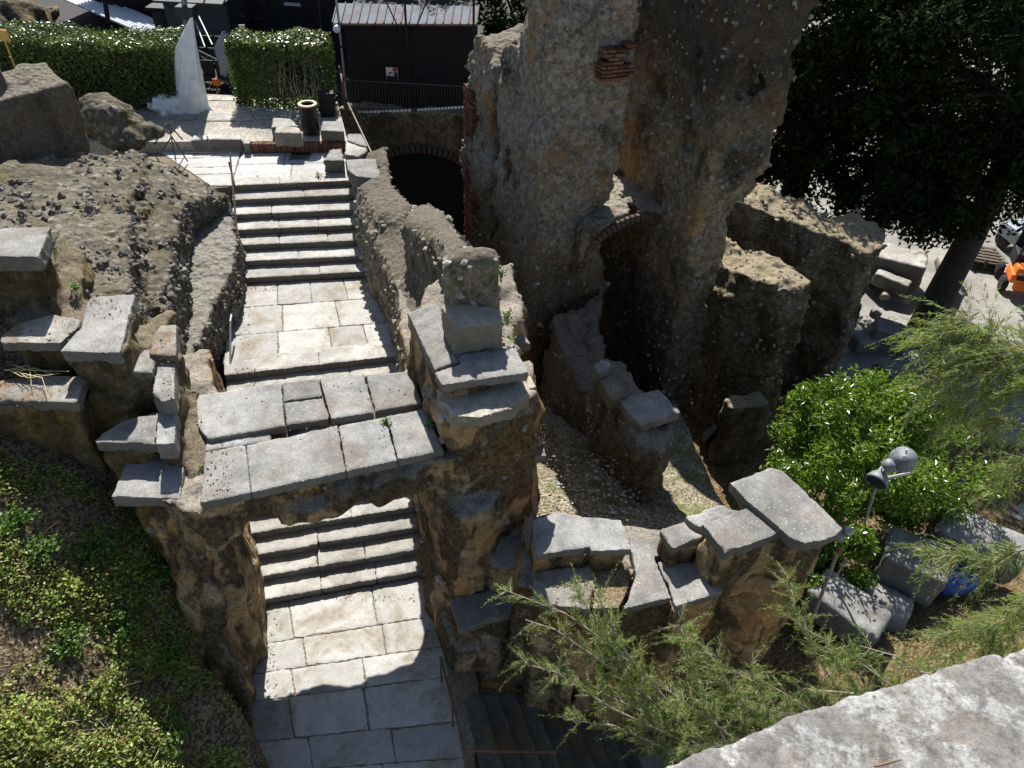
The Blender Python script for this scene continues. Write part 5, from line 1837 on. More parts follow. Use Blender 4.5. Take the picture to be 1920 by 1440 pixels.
# bright green laurel
rs = np.random.RandomState(21)
tc = PY(1600, 850, 10.6)
cl = np.concatenate([blob_clumps((tc[0] + .3, 11.2, .35), (1.75, 1.3, 1.35), 60, .40, 31, .5), blob_clumps((tc[0] + .1, 12.0, 1.0), (1.0, .8, .9), 26, .36, 35, .4), blob_clumps((tc[0] - 1.15, 9.9, -.55), (1.05, .9, .9), 34, .38, 32, .5),
                     blob_clumps((tc[0] + 2.4, 11.6, -.3), (1.6, 1.3, 1.4), 50, .42, 33, .4), blob_clumps((tc[0] + 1.7, 12.6, .6), (1.2, .9, 1.0), 30, .36, 37, .4), blob_clumps((tc[0] - .2, 9.4, -.9), (1.0, .6, .8), 22, .36, 34, .5), blob_clumps(tuple(PY(1612, 1020, 8.75)), (.4, .25, .35), 9, .22, 36, .2)])
n_, per_ = len(cl), 190
C = np.repeat(cl[:, :3], per_, 0) + unit(rs.normal(size=(n_ * per_, 3))) * (np.repeat(cl[:, 3], per_) * (.3 + .6 * rs.rand(n_ * per_)))[:, None]
N = unit(rs.normal(size=C.shape) * .55 + [0, -.05, .9])
V, F = leaf_quads(C, N, .125 * (.7 + .6 * rs.rand(len(C))), .36, rs, .35)
lt2 = empty('laurel_tree', (tc[0] + .3, 10.9, YARD_Z))
tag(lt2, 'bright green leafy tree in the sun beside the floodlights', 'tree')
np_mesh('crown', V, F, M['laurel'], lt2, False)
MB().tube([(tc[0] + .3, 10.9, YARD_Z), (tc[0] + .2, 10.8, -.8), (tc[0], 10.9, .3)], [.14, .11, .06], 8).tube([(tc[0] + .2, 10.8, -1.2), (tc[0] - 1.0, 10, -.5)], [.08, .04], 7).tube([(tc[0] + .2, 10.8, -1.2), (tc[0] + 2.2, 11.5, -.4)], [.09, .04], 7).build('trunk', M['bark'], lt2, True)

# ------------------------------------------------------------------ yard things
# orange loader
vb = P(1893, 548, YARD_Z) + np.array([.30, 0, 0])
vt = empty('loader', vb)
tag(vt, 'small orange loader with dark cab standing in the yard', 'vehicle')
rz_ = R(-18)


def L3d(x, y, z):
    c, s = math.cos(rz_), math.sin(rz_)
    return vb + np.array([x * c - y * s, x * s + y * c, z])


mb = MB()
mb.box(L3d(0, 0, .72), (1.25, .9, .36), rz_, .08)
mb.box(L3d(0, -.12, 1.02), (1.1, .65, .3), rz_, .09)
mb.box(L3d(0, -.38, .45), (.8, .2, .3), rz_, .06)
mb.build('body', M['orange'], vt)
MB().box(L3d(0, -.47, .80), (.9, .06, .16), rz_, .02).build('grille', M['black'], vt)
MB().box(L3d(0, .55, 1.15), (1.15, .8, .5), rz_, .05).build('seat_deck', M['black'], vt)
for sx in (-.55, .55):
    for sy in (.1, .95):
        MB().tube([L3d(sx, sy, 1.1), L3d(sx * .95, sy + .03, 2.1)], .04, 7).build('cab_post', M['black'], vt)
MB().box(L3d(0, .55, 2.13), (1.25, 1.05, .08), rz_, .03).build('cab_roof', M['black'], vt)
MB().box(L3d(0, .98, 1.65), (1.0, .03, .75), rz_).build('window', M['glass'], vt)
for sx in (-.62, .62):
    for sy in (-.05, 1.0):
        w = MB().lathe(None, [(.12, -.11), (.26, -.10), (.30, -.05), (.30, .05), (.26, .10), (.12, .11)], 22, Matrix.Translation(vec(L3d(sx, sy, .30))) @ Matrix.Rotation(rz_, 4, 'Z') @ Matrix.Rotation(math.pi / 2, 4, 'Y')).build('wheel', M['tyre'], vt, True)
for sx in (-.4, .4):
    MB().box(L3d(sx, -.46, .98), (.14, .05, .09), rz_, .02).build('headlight', M['cream'], vt)
# blue pickup behind
pb = P(1910, 492, YARD_Z) + np.array([.9, 0, 0])
pk = empty('pickup_truck', pb)
tag(pk, 'blue and white truck at the right edge behind the orange loader', 'vehicle')
MB().box(pb + [0, 0, .7], (1.9, 3.6, .6), .2, .12).build('body', M['bluegrey'], pk)
MB().box(pb + [0, .2, 1.3], (1.7, 1.6, .65), .2, .15).build('cab', M['blue'], pk)
MB().box(pb + [0, .2, 1.66], (1.5, 1.4, .06), .2, .02).build('roof', M['white'], pk)
for sx in (-.85, .85):
    for sy in (-1.2, 1.2):
        MB().lathe(None, [(.1, -.1), (.33, -.1), (.35, 0), (.33, .1), (.1, .1)], 18, Matrix.Translation(vec(pb + [sx - sy * .2, sy, .35])) @ Matrix.Rotation(.2, 4, 'Z') @ Matrix.Rotation(math.pi / 2, 4, 'Y')).build('wheel', M['tyre'], pk, True)
# pallets and stones by the trunk
pp = P(1838, 492, YARD_Z)
mb = MB()
for z_ in (.06, .2, .34):
    for k in range(5):
        mb.box(pp + [0, -.5 + .25 * k, z_ + .07], (1.2, .14, .03), -.25)
    for k in (-.5, 0, .5):
        mb.box(pp + [k, 0, z_], (.1, 1.1, .09), -.25)
tag(mb.build('pallets', M['bark']), 'stack of flat wooden pallets left of the truck', 'pallet stack')
YB = 'dressed stones lying in the yard'


def block3(name, label, c, size, rz, tilt, mat, group=YB, seed=1, h=.06, rnd_=.05, cyl=False):
    c = np.array(c, float)
    m = Matrix.Rotation(rz, 3, 'Z') @ Matrix.Rotation(tilt[0], 3, 'X') @ Matrix.Rotation(tilt[1], 3, 'Y')
    inv = np.array(m.inverted())
    hs = np.array(size) / 2
    rr = float(np.linalg.norm(hs)) + .15

    def fn(G):
        q = np.stack([G[0] - c[0], G[1] - c[1], G[2] - c[2]], 0)
        l = inv @ q
        if cyl:
            r_ = np.sqrt(l[1] ** 2 + l[2] ** 2) - hs[1]
            return np.maximum(r_, np.abs(l[0]) - hs[0])
        a = np.abs(l) - hs[:, None] + rnd_
        return np.linalg.norm(np.maximum(a, 0), axis=0) + np.minimum(a.max(0), 0) - rnd_
    o = sdf_obj(name, fn, tuple(c - rr), tuple(c + rr), h, M[mat], nz=((.04, 1.5, 4), (.015, 6, 3)), seed=seed)
    return tag(o, label, 'stone block', group)


q = P(1838, 1000, -.8)
block3('carved_stone', 'long grey curved stone block lying in the lower yard, right of the others', q + [.05, .0, -.35], (1.8, .95, 1.0), R(-32), (.25, .05), 'slab', seed=3, rnd_=.14)
q = P(1722, 1050, -.5)
block3('carved_stone', 'grey cube-like stone block with clean top in the middle of the lower yard', q + [0, .15, -.4], (1.25, 1.1, .95), R(-25), (-.05, .05), 'slab', seed=4, rnd_=.06)
q = P(1690, 1150, -1.2)
block3('carved_stone', 'rounded dark drum of stone under the cube-like block', q + [-.25, .25, -.2], (.95, .85, .6), R(-30), (0, .0), 'slab', seed=5, cyl=True)
q = P(1597, 1136, -.8)
block3('carved_stone', 'flat-topped grey block with chipped corners nearest the corner column', q + [0, .1, -.35], (1.5, .85, .85), R(-42), (.1, .08), 'slab', seed=6, rnd_=.12)
q = P(1692, 490, -1.5)
block3('carved_stone', 'big pale rectangular chest behind the evergreen trunk', q + [-.1, .3, -.4], (2.0, 1.2, 1.1), R(-22), (0, 0), 'step', seed=7, h=.08)
q = P(1785, 498, -1.9)
block3('carved_stone', 'rounded pale stone on a pedestal right of the evergreen trunk', q + [0, .1, -.1], (1.0, .9, .5), R(-10), (0, .1), 'step', seed=8, rnd_=.2)
q = P(1670, 530, -2.0)
block3('carved_stone', 'pale stone slab end below the pale chest', q, (1.2, .5, .5), R(-30), (0, .1), 'step', seed=9)
q = P(1740, 640, -2.0)
block3('carved_stone', 'dim bluish block in shade at the foot of the evergreen trunk', P(1668, 632, -2.0), (1.1, .8, .8), R(-20), (0, .05), 'slab', seed=10)
block3('carved_stone', 'dim broken block in shade left of the bluish one', P(1618, 640, -2.2), (.9, .7, .5), R(15), (0, .1), 'slab', seed=11)
block3('carved_stone', 'upright dark block behind the evergreen trunk', P(1768, 570, -1.9), (.8, .7, 1.3), R(-15), (0, .0), 'slab', seed=12)
block3('carved_stone', 'pinkish standing stone behind the drooping cypress', P(1765, 690, -2.0), (.7, .5, 1.1), R(-15), (0, .1), 'broken', seed=13)
for k, (x_, y_) in enumerate(((1660, 555), (1700, 560), (1640, 590), (1590, 610), (1720, 590), (1545, 640))):
    block3('rubble_stone', ['small pale stone lowest under the pale chest', 'small stone close left of the evergreen trunk', 'small stone in the shade between the brick wall and the trunk', 'small stone touching the foot of the brick-coursed wall', 'small stone right beside the evergreen trunk base', 'small stone in the dark corner below the brick-coursed wall'][k], P(x_, y_, -2.3), (.35, .3, .3), k, (.2, .1), 'broken', 'small stones under the evergreen', 20 + k, .06, .08)
tag(sdf_obj('blue_tarp', lambda G: ell_d(G, tuple(P(1760, 1035, -1.6)), (.9, .5, .22)), tuple(P(1760, 1035, -1.6) - [1.1, .8, .4]), tuple(P(1760, 1035, -1.6) + [1.1, .8, .5]), .06, M['blue'], nz=((.1, 2, 3),), seed=3), 'crumpled blue tarpaulin between the stone blocks of the lower yard', 'tarpaulin')
tag(sdf_obj('blue_tarp', lambda G: ell_d(G, tuple(P(1800, 1085, -1.45)), (.6, .4, .2)), tuple(P(1800, 1085, -1.45) - [.8, .6, .35]), tuple(P(1800, 1085, -1.45) + [.8, .6, .5]), .06, M['blue'], nz=((.1, 2, 3),), seed=5), 'smaller blue tarpaulin right of the cube-like stone block', 'tarpaulin')

# ------------------------------------------------------------------ floodlights on a pole behind the corner slab
lb = PY(1612, 1010, 8.9)
lh = PY(1645, 905, 8.9)
lp = empty('floodlight_pole', (lb[0], 8.9, YARD_Z))
tag(lp, 'slim pole with two grey bell-shaped floodlights in front of the green tree', 'floodlight')
MB().tube([(lb[0] - .12, 8.9, YARD_Z), tuple(lb), tuple(lh)], .024, 8).build('pole', M['steel'], lp)
MB().tube([lh + [-.18, 0, 0], lh + [.55, .1, .18]], .03, 7).build('crossbar', M['steel'], lp)


def bell(px_, py_, dirn, s):
    c = PY(px_, py_, 8.9)
    dv = Vector(dirn).normalized()
    m = Matrix.Translation(vec(c)) @ dv.to_track_quat('Z', 'Y').to_matrix().to_4x4()
    o = MB().lathe(None, [(.05 * s, -.22 * s), (.09 * s, -.2 * s), (.10 * s, -.08 * s), (.17 * s, .0), (.215 * s, .12 * s), (.22 * s, .17 * s), (.20 * s, .17 * s)], 24, m).build('lamp_head', M['lamp'], lp, True)
    MB().lathe(None, [(.19 * s, .155 * s), (.19 * s, .172 * s)], 24, m).build('glass', M['glass'], o)
    MB().tube([c + np.array([-.05, 0, .24 * s]), c + np.array([.02, 0, 0]), c + np.array([.05, .02, -.26 * s])], .014, 5).build('bracket', M['steel'], lp)


bell(1650, 893, (-.62, -.75, -.35), .9)
bell(1695, 862, (.35, .55, -.55), 1.05)
MB().lathe(None, [(.05, -.1), (.12, -.08), (.12, .06), (.07, .1)], 16, Matrix.Translation(vec(PY(1667, 873, 8.9))) @ Matrix.Rotation(.8, 4, 'Y')).build('ballast', M['lamp'], lp, True)
pb_ = PY(1578, 1008, 7.9)
pt = empty('pipe_lamp', (PY(1530, 1145, 7.7)))
tag(pt, 'slanting buff pipe with a small grey lamp at the tip of the corner slab', 'lamp')
MB().tube([PY(1512, 1190, 7.6), PY(1572, 1032, 7.9)], .032, 8).build('pipe', M['twig'], pt)
MB().tube([PY(1569, 1042, 7.9), PY(1575, 1026, 7.9)], .04, 8).build('collar', M['rust'], pt)
MB().lathe(None, [(.04, -.1), (.09, -.08), (.11, .06), (.08, .1)], 14, Matrix.Translation(vec(PY(1570, 1004, 7.9))) @ Matrix.Rotation(1.9, 4, 'Y')).build('lamp_head', M['lamp'], pt, True)
MB().lathe(None, [(.03, -.08), (.07, -.06), (.08, .06), (.05, .08)], 14, Matrix.Translation(vec(PY(1590, 995, 7.9))) @ Matrix.Rotation(.9, 4, 'X')).build('lamp_cap', M['steel'], pt, True)

# ------------------------------------------------------------------ cypress sprays
def frond_set(branches, mat, seed, twig_r, spray, dens, droop=.55, leaf=(.07, .010)):
    """branches: polylines; twigs leave them and carry many thin scale-leaf blades"""
    rs = np.random.RandomState(seed)
    mb = MB()
    C, A, S = [], [], []
    for br, fol in branches:
        br = [np.array(p, float) for p in br]
        n = len(br)
        mb.tube(br, [twig_r * (1 - .8 * i / (n - 1)) for i in range(n)], 6)
        seg = [np.linalg.norm(br[i + 1] - br[i]) for i in range(n - 1)]
        L = sum(seg)
        nt = int(L * dens)
        for k in range(nt):
            s = (1 - (1 - fol) * 0 - fol * rs.rand()) * L if fol < 1 else rs.rand() * L
            a = 0
            for i in range(n - 1):
                if s <= seg[i] or i == n - 2:
                    f = min(s / seg[i], 1)
                    break
                s -= seg[i]
            p = lerp(br[i], br[i + 1], f)
            t = (br[i + 1] - br[i]) / seg[i]
            r = rs.normal(size=3)
            r -= t * r.dot(t)
            r /= np.linalg.norm(r)
            r[2] *= .6
            d = t * rs.uniform(.3, .9) + r * rs.uniform(.5, 1.0)
            d /= np.linalg.norm(d)
            ln = spray * rs.uniform(.5, 1.3)
            m = 7
            pts = [p]
            for j in range(m):
                d = d + np.array([0, 0, -droop / m * rs.uniform(.3, 1.4)]) + rs.normal(size=3) * .06
                d /= np.linalg.norm(d)
                pts.append(pts[-1] + d * ln / m)
            mb.tube(pts[:5:2], [twig_r * .22, twig_r * .16, twig_r * .08], 4, False)
            for j in range(1, m + 1):
                q0, q1 = pts[j - 1], pts[j]
                ax_ = (q1 - q0) / np.linalg.norm(q1 - q0)
                sd_ = np.cross(ax_, np.array([0, 0, 1.0]) + rs.normal(size=3) * .35)
                sd_ /= np.linalg.norm(sd_) + 1e-6
                for w in range(8):
                    o = rs.normal(size=3)
                    a_ = ax_ * .85 + sd_ * (.62 if w % 2 else -.62) * (1.1 - .7 * j / m) + o * .16 + np.array([0, 0, -.12])
                    a_ /= np.linalg.norm(a_)
                    l_ = leaf[0] * rs.uniform(.6, 1.3) * (1.45 - .9 * j / m)
                    C.append(lerp(q0, q1, rs.rand()) + a_ * l_ * .5)
                    A.append(a_)
                    S.append(l_)
    C, A = np.array(C), unit(np.array(A))
    N = unit(rs.normal(size=C.shape) + [0, 0, .6])
    V, F = leaf_quads(C, N, np.array(S), leaf[1] / leaf[0], rs, 0, A)
    return mb, V, F


def pp3(*l):
    return [PY(a, b, c) for a, b, c in l]


def cypress(label, base, trunk, branches, seed, twig_r, spray, dens, droop, leaf):
    t = empty('cypress_tree', base)
    tag(t, label, 'tree', 'cypresses below the viewpoint')
    MB().tube(trunk, [.16, .12, .05], 10).build('trunk', M['bark'], t, True)
    mb, V, F = frond_set(branches, 'cypress', seed, twig_r, spray, dens, droop, leaf)
    mb.build('branches', M['twig'], t)
    np_mesh('crown', V, F, M['cypress'], t, False)


B1 = [
    (pp3((1420, 1470, 4.5), (1330, 1400, 4.7), (1180, 1235, 5.0), (1060, 1150, 5.3), (938, 1103, 5.6)), 1.0),
    (pp3((1330, 1400, 4.7), (1190, 1290, 4.9), (1120, 1170, 5.2), (1075, 1095, 5.4)), .8),
    (pp3((1180, 1235, 5.0), (1150, 1180, 5.2), (1115, 1105, 5.4)), 1.0),
    (pp3((1300, 1380, 4.7), (1170, 1270, 4.9), (1040, 1180, 5.2), (985, 1162, 5.4)), 1.0),
    (pp3((1300, 1400, 4.6), (1150, 1330, 4.8), (1040, 1260, 5.0), (968, 1240, 5.1)), 1.0),
    (pp3((1340, 1420, 4.5), (1240, 1350, 4.7), (1130, 1300, 4.8)), 1.0),
    (pp3((1390, 1450, 4.4), (1330, 1330, 4.6), (1295, 1240, 4.8), (1272, 1165, 4.9)), .7),
    (pp3((1420, 1450, 4.3), (1390, 1330, 4.5), (1350, 1260, 4.7), (1335, 1215, 4.8)), .7),
    (pp3((1430, 1450, 4.2), (1440, 1330, 4.4), (1410, 1270, 4.5), (1408, 1240, 4.6)), .7),
    (pp3((1300, 1440, 4.4), (1240, 1400, 4.5), (1150, 1360, 4.6), (1065, 1350, 4.7)), 1.0),
    (pp3((1440, 1440, 4.2), (1320, 1340, 4.5), (1230, 1280, 4.7)), 1.0),
    (pp3((1450, 1450, 4.0), (1380, 1400, 4.2), (1320, 1400, 4.2)), 1.0),
    (pp3((1350, 1450, 4.3), (1280, 1400, 4.4), (1230, 1420, 4.4)), 1.0),
]
cypress('cypress with pale dry twigs spreading before the lower seating wall', (2.2, 4.0, YARD_Z), [(2.3, 4.1, YARD_Z), (2.2, 4.2, 0), PY(1400, 1450, 4.3)], B1, 3, .022, .44, 19, .75, (.075, .008))
B2 = [
    (pp3((1700, 1500, 4.3), (1600, 1340, 4.7), (1530, 1230, 5.0), (1490, 1130, 5.2), (1478, 1085, 5.3)), .9),
    (pp3((1700, 1500, 4.3), (1620, 1310, 4.6), (1560, 1230, 4.8), (1545, 1190, 5.0)), .9),
    (pp3((1800, 1480, 4.0), (1690, 1300, 4.5), (1590, 1225, 4.8), (1580, 1200, 4.9)), 1.0),
    (pp3((1700, 1500, 4.2), (1560, 1360, 4.4), (1470, 1300, 4.6), (1400, 1260, 4.8)), 1.0),
    (pp3((1850, 1480, 3.9), (1760, 1280, 4.4), (1680, 1230, 4.6), (1610, 1210, 4.8)), 1.0),
    (pp3((1650, 1480, 4.1), (1540, 1350, 4.4), (1440, 1330, 4.5)), 1.0),
    (pp3((1700, 1450, 4.0), (1600, 1300, 4.4), (1500, 1290, 4.5)), 1.0),
    (pp3((1850, 1400, 4.0), (1790, 1270, 4.3), (1700, 1255, 4.4)), 1.0),
    (pp3((1900, 1380, 4.0), (1830, 1250, 4.3), (1760, 1215, 4.4)), 1.0),
    (pp3((1600, 1480, 4.0), (1520, 1380, 4.2), (1450, 1380, 4.3)), 1.0),
    (pp3((1920, 1300, 4.0), (1870, 1215, 4.3), (1820, 1190, 4.4)), 1.0),
]
cypress('cypress behind the pale parapet with drooping green sprays', (4.4, 3.7, YARD_Z), [(4.5, 3.7, YARD_Z), (4.4, 3.8, 0), PY(1700, 1480, 4.2)], B2, 5, .020, .44, 21, .8, (.075, .008))
B3 = [
    (pp3((2100, 760, 3.6), (1985, 730, 4.0), (1905, 690, 4.3), (1850, 650, 4.5), (1795, 640, 4.6), (1712, 640, 4.7)), .75),
    (pp3((1985, 730, 4.0), (1905, 690, 4.3), (1850, 655, 4.5), (1830, 610, 4.6), (1795, 590, 4.7)), .45),
    (pp3((2000, 740, 3.9), (1910, 690, 4.3), (1850, 680, 4.4), (1780, 700, 4.5), (1730, 720, 4.6)), .8),
    (pp3((2050, 800, 3.7), (1940, 740, 4.1), (1860, 730, 4.3), (1790, 760, 4.4)), .9),
    (pp3((2050, 820, 3.7), (1950, 800, 4.0), (1880, 790, 4.2), (1830, 820, 4.3)), 1.0),
    (pp3((2050, 720, 3.8), (1960, 670, 4.1), (1900, 650, 4.3), (1840, 700, 4.5)), 1.0),
    (pp3((2050, 1010, 3.6), (1960, 1020, 3.9), (1850, 1050, 4.1), (1745, 1040, 4.3)), .5),
    (pp3((2050, 1100, 3.5), (1950, 1120, 3.9), (1870, 1170, 4.1), (1760, 1190, 4.3)), .7),
    (pp3((2060, 840, 3.6), (1980, 830, 3.9), (1920, 860, 4.1), (1890, 920, 4.2)), .9),
    (pp3((2060, 1180, 3.4), (1960, 1160, 3.8), (1900, 1190, 4.0), (1840, 1220, 4.1)), .9),
]
cypress('cypress whose long soft sprays hang in from the right edge', (7.4, 4.2, YARD_Z), [(7.4, 4.2, YARD_Z), (7.1, 4.0, 3), (6.0, 3.6, 7.5)], B3, 7, .016, .52, 36, 1.1, (.075, .0075))

# ------------------------------------------------------------------ vegetation of the bank
def plant(label, c, r, h, n, size, mat, seed, group, name='weed'):
    rs = np.random.RandomState(seed)
    c = np.array(c, float)
    t = empty(name, c)
    tag(t, label, 'plant', group)
    mb = MB()
    Cs = []
    ns = max(4, n // 14)
    for k in range(ns):
        d = rs.normal(size=3) * [.7, .7, .25] + [0, 0, .9]
        d /= np.linalg.norm(d)
        e = c + d * [r, r, h] * rs.uniform(.5, 1.0)
        mb.tube([c + rs.normal(size=3) * [r * .15, r * .15, 0], (c + e) / 2 + rs.normal(size=3) * .02, e], [.005, .004, .002], 4, False)
        for j in range(14):
            Cs.append(lerp((c + e) / 2, e, rs.rand() * 1.05) + rs.normal(size=3) * size * .7)
    Cs = np.array(Cs)
    N = unit(rs.normal(size=Cs.shape) * .6 + [0, 0, .9])
    V, F = leaf_quads(Cs, N, size * (.6 + .8 * rs.rand(len(Cs))), .6, rs, .2)
    mb.build('stems', M['weed'], t)
    np_mesh('leaves', V, F, M[mat], t, False)


def bank_hit(x, y):
    d = ray(x, y)
    t = 5.0
    for _ in range(60):
        p = np.array([d[0] * t, d[1] * t, CAM_H + d[2] * t])
        g = bank_z(np.array([p[0]]), np.array([p[1]]))[0]
        t += (p[2] - g) * .6
    return np.array([d[0] * t, d[1] * t, CAM_H + d[2] * t])


BG = 'taller weeds on the earth bank'
for k, (x_, y_, r, h, lab) in enumerate((
    (40, 990, .42, .4, 'broad leafy weed at the upper left of the bank'), (85, 1040, .35, .35, 'leafy weed just right below the broad one'),
    (190, 1040, .32, .4, 'bright weed under the shade line of the bank'), (240, 1185, .38, .42, 'tall bushy weed in the middle of the bank'),
    (335, 1240, .34, .46, 'dark glossy weed against the arch pillar'), (205, 1290, .35, .32, 'olive weed right of the pale pebble'),
    (120, 1110, .4, .3, 'yellow-green weed patch left of the bushy one'), (330, 1380, .4, .34, 'low spreading weed at the foot of the arch pillar'),
    (250, 1400, .4, .3, 'light weed among straw stalks near the bottom edge'), (310, 1080, .22, .25, 'small weed in deep shade by the pillar'),
    (60, 1380, .45, .3, 'wide weed clump in the bottom left corner'), (130, 1210, .35, .28, 'low weed clump left of the centre of the bank'))):
    plant(lab, bank_hit(x_, y_), r, h, 330, .062, 'weed' if k not in (5, 6, 8, 10) else 'cover', 200 + k, BG)
WG = 'small weeds in the masonry'
for k, (p, r, h, n, lab) in enumerate((
    (P(950, 610, 5.2), .18, .3, 120, 'weed with round leaves between the rough block and the small ledge slab'),
    (P(938, 530, 5.8), .10, .5, 80, 'thin weed climbing the right side of the pillar stub'),
    (P(955, 640, 4.85), .14, .16, 70, 'low weed at the root of the small ledge slab'),
    (P(722, 790, 4.1), .07, .1, 40, 'tiny weed in the joint of the bridge slabs'),
    (P(806, 800, 4.05), .14, .12, 90, 'dark creeping weed in the shade at the right end of the bridge'),
    (P(143, 545, 5.15), .14, .22, 90, 'pale green weed above the large tilted slab'),
    (P(100, 470, 5.5), .16, .18, 90, 'yellow-green weed beside the highest grey slab'),
    (P(380, 800, 4.0), .12, .14, 90, 'yellow weed in the mossy gutter at the left end of the bridge'),
    (P(383, 885, 3.9), .10, .12, 70, 'weed lower down in the mossy gutter'),
    (P(285, 945, 3.6), .12, .14, 70, 'weed below the lowest left seating slab'),
    (P(598, 330, TERR_Z), .07, .12, 40, 'tiny weed in the paved terrace above the top step'))):
    plant(lab, p, r, h, n, .045, 'weed', 240 + k, WG)

# ground cover: leaves over the bank, dense in patches
rs = np.random.RandomState(9)
n = 200000
X, Y = rs.uniform(-11, -2.6, n), rs.uniform(2.3, 8.2, n)
dn = nz2(X, Y, 1.1, 31, 4) + .35 * nz2(X, Y, 4.5, 33, 2)
keep = (dn > -.3) & (rs.rand(n) < np.clip(.5 + dn * 1.3, .05, 1)) & (Y < 7.2 + .3 * nz2(X, Y, 1, 5)) & (X < bank_edge(Y) + .12)
X, Y, dn = X[keep], Y[keep], dn[keep]
Z = bank_z(X, Y) + np.abs(rs.normal(size=len(X))) * .07 * (1 + np.clip(dn, 0, 1) * 1.3) + .012
N = unit(rs.normal(size=(len(X), 3)) * .5 + [-.1, .3, 1.2])
V, F = leaf_quads(np.stack([X, Y, Z], 1), N, .05 * (.5 + .9 * rs.rand(len(X))), .62, rs)
tag(np_mesh('ground_cover', V, F, M['cover'], None, False), 'small-leaved ground cover spreading over the earth bank', 'ground cover', kind='stuff')
# dry stalks
mb = MB()
for k in range(170):
    p = np.array([rs.uniform(-9.5, -4.2), rs.uniform(2.6, 7.6), 0])
    p[2] = bank_z(p[:1], p[1:2])[0]
    d = rs.normal(size=3) * [1, 1, .25] + [0, 0, .15]
    d /= np.linalg.norm(d)
    l = rs.uniform(.2, .8)
    mb.tube([p + [0, 0, .03], p + d * l * .5 + [0, 0, .10], p + d * l + [0, 0, rs.uniform(0, .12)]], [.005, .004, .002], 4, False)
tag(mb.build('dry_stalks', M['drytwig']), 'dry brown stalks and twigs scattered over the earth bank', 'dry stalks', kind='stuff')
mb = MB()
for k in range(60):
    p = bank_hit(rs.uniform(20, 320), rs.uniform(1330, 1440))
    d = rs.normal(size=3) * [.6, .6, .2] + [.1, .2, .9]
    d /= np.linalg.norm(d)
    l = rs.uniform(.2, .45)
    mb.tube([p, p + d * l * .6, p + d * l + [rs.uniform(-.1, .1), rs.uniform(-.1, .1), -.02]], [.006, .005, .002], 4, False)
tag(mb.build('straw_grass', M['straw']), 'straw coloured grass near the bottom of the bank', 'grass', kind='stuff')
mb = MB()
for k in range(10):
    a, b = P(rs.uniform(1060, 1130), rs.uniform(1030, 1045), 2.85), P(rs.uniform(1060, 1130), rs.uniform(1040, 1070), 2.7)
    mb.tube([a, (a + b) / 2 + rs.normal(size=3) * .08 + [0, 0, .05], b], [.006, .005, .003], 4, False)
tag(mb.build('twig_bundle', M['drytwig']), 'tangle of dry brown twigs in the step of the lower seating slabs', 'twigs')
mb = MB()
for k in range(7):
    a = P(rs.uniform(0, 30), rs.uniform(680, 700), 4.9)
    mb.tube([a, a + [rs.uniform(.2, .5), rs.uniform(-.3, .1), .03], a + [rs.uniform(.4, .9), rs.uniform(-.6, .1), .0]], [.007, .006, .004], 4, False)
tag(mb.build('dry_stalk_bundle', M['straw']), 'bleached dry stalks lying on the left edge slab', 'stalks')

# pebbles and leaf litter on the masonry
def litter(name, label, spots, n, seed, mat, smin_=.01, smax_=.035):
    rs = np.random.RandomState(seed)
    V, F, o = [], [], 0
    ico = MB()
    bmesh.ops.create_icosphere(ico.bm, subdivisions=1, radius=1)
    bv = np.array([v.co[:] for v in ico.bm.verts])
    bf = np.array([[v.index for v in f.verts] for f in ico.bm.faces])
    ico.bm.free()
    for k in range(n):
        x0, x1, y0, y1, z = spots[rs.randint(len(spots))]
        p = P(rs.uniform(x0, x1), rs.uniform(y0, y1), z)
        s = rs.uniform(smin_, smax_) * (rs.rand() ** 1.5 + .4)
        v = bv * (1 + .35 * rs.normal(size=(len(bv), 1)).clip(-1, 1)) * [s * rs.uniform(.8, 1.6), s, s * .5] + p + [0, 0, s * .2]
        V.append(v)
        F.append(bf + o)
        o += len(bv)
    return tag(np_mesh(name, np.concatenate(V), np.concatenate(F), M[mat], None, False), label, 'pebbles', kind='stuff')


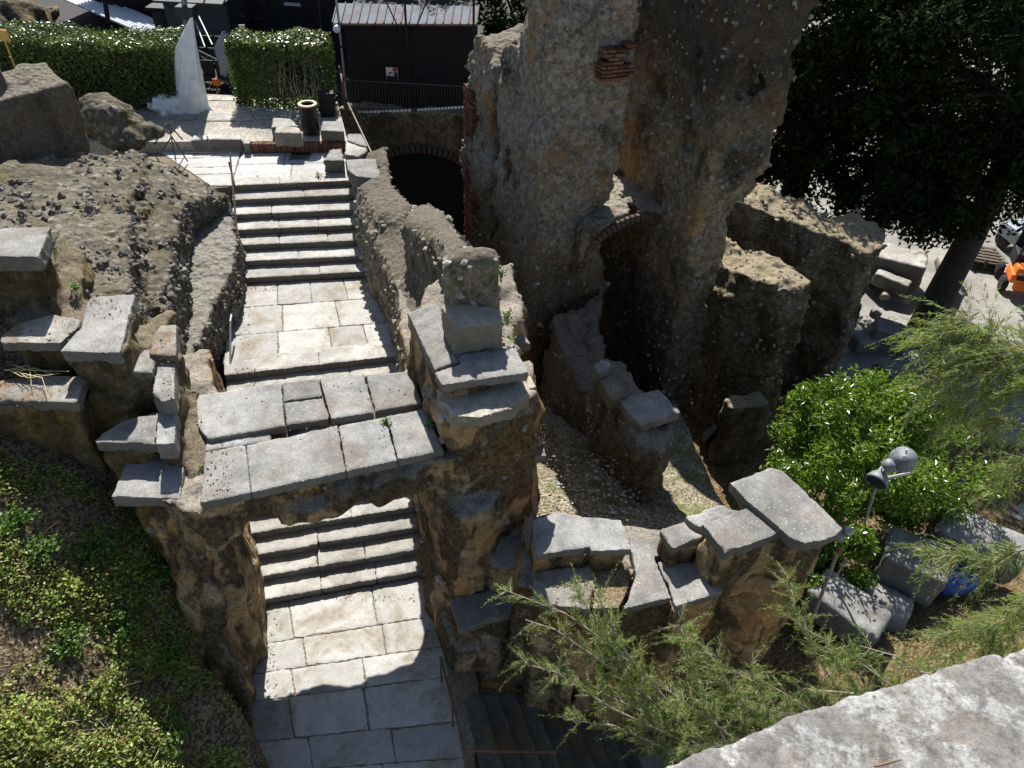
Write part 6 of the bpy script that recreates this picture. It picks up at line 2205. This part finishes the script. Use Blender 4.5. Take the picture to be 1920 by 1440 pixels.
litter('pebbles', 'pale pebbles strewn over the slabs of the bridge and seats', [(470, 770, 790, 850, DECK_Z + .01), (400, 520, 740, 805, DECK_Z + .035), (600, 760, 715, 765, DECK_Z + .008), (1005, 1180, 975, 1030, 3.0), (1180, 1340, 1060, 1110, 2.7), (860, 960, 728, 770, 4.87), (1010, 1100, 1075, 1130, 2.63), (20, 140, 600, 640, 5.25)], 220, 3, 'step', .005, .014)
litter('leaf_litter', 'brown leaf litter on the slabs and in the joints', [(395, 470, 790, 850, DECK_Z + .01), (385, 440, 850, 930, DECK_Z + .01), (20, 140, 600, 640, 5.25), (0, 140, 710, 750, 4.81), (1005, 1100, 1060, 1100, 2.63), (1120, 1190, 1070, 1140, 2.59), (1000, 1022, 795, 850, 3.41), (300, 325, 620, 740, 4.93), (170, 250, 560, 600, 5.31), (440, 480, 690, 702, LAND_Z + .01)], 650, 5, 'dirt', .004, .013)
litter('landing_litter', 'fine brown litter gathered along the edges of the landings', [(446, 470, 540, 655, LAND_Z + .006), (448, 520, 534, 545, LAND_Z + .006), (500, 520, 1140, 1370, .006), (500, 780, 1112, 1128, .006), (798, 815, 1110, 1230, .006), (690, 735, 560, 650, LAND_Z + .006), (440, 660, 322, 334, TERR_Z + .006)], 900, 25, 'dirt', .004, .012)
litter('passage_stones', 'small pale stones on the gravel passage beside the pier', [(1020, 1200, 850, 970, 1.15)], 350, 9, 'step', .01, .03)

# ------------------------------------------------------------------ parapet at the viewer's side
def par_fn(G):
    X, Y, Z = G
    zt = 10.55
    e = [P(1130, 1470, zt), P(1240, 1436, zt), P(1480, 1348, zt), P(1740, 1265, zt), P(1868, 1233, zt), P(1890, 1246, zt)]
    poly = [tuple(p[:2]) for p in e] + [(1.75, .62), (1.75, -.3), (0, -.3)]
    a = prism_d(G, poly, 9.6, zt, .02)
    e2 = [P(1880, 1240, zt), P(1905, 1222, zt), P(1990, 1190, zt)]
    b = prism_d(G, [tuple(p[:2]) for p in e2] + [(2.3, .9), (2.3, -.3), (1.5, -.3)], 9.6, zt - .02, .02)
    return smin(np.minimum(a, b), np.minimum(a, b), .02)


V, F = sdf_geo(par_fn, (.05, -.1, 10.1), (1.7, 1.2, 10.66), .011, nz=((.007, 5, 5), (.004, 28, 3)), seed=101)
tag(np_mesh('parapet', V, F, M['parapet']), 'pale lichen-spotted stone parapet in the near right corner', 'parapet')
mb = MB()
mb.tube([P(1640, 1437, 10.575), P(1660, 1432, 10.575), P(1690, 1424, 10.57)], [.002, .0025, .0012], 5)
tag(mb.build('fallen_needle', M['drytwig']), 'single brown fallen needle on the parapet', 'needle')
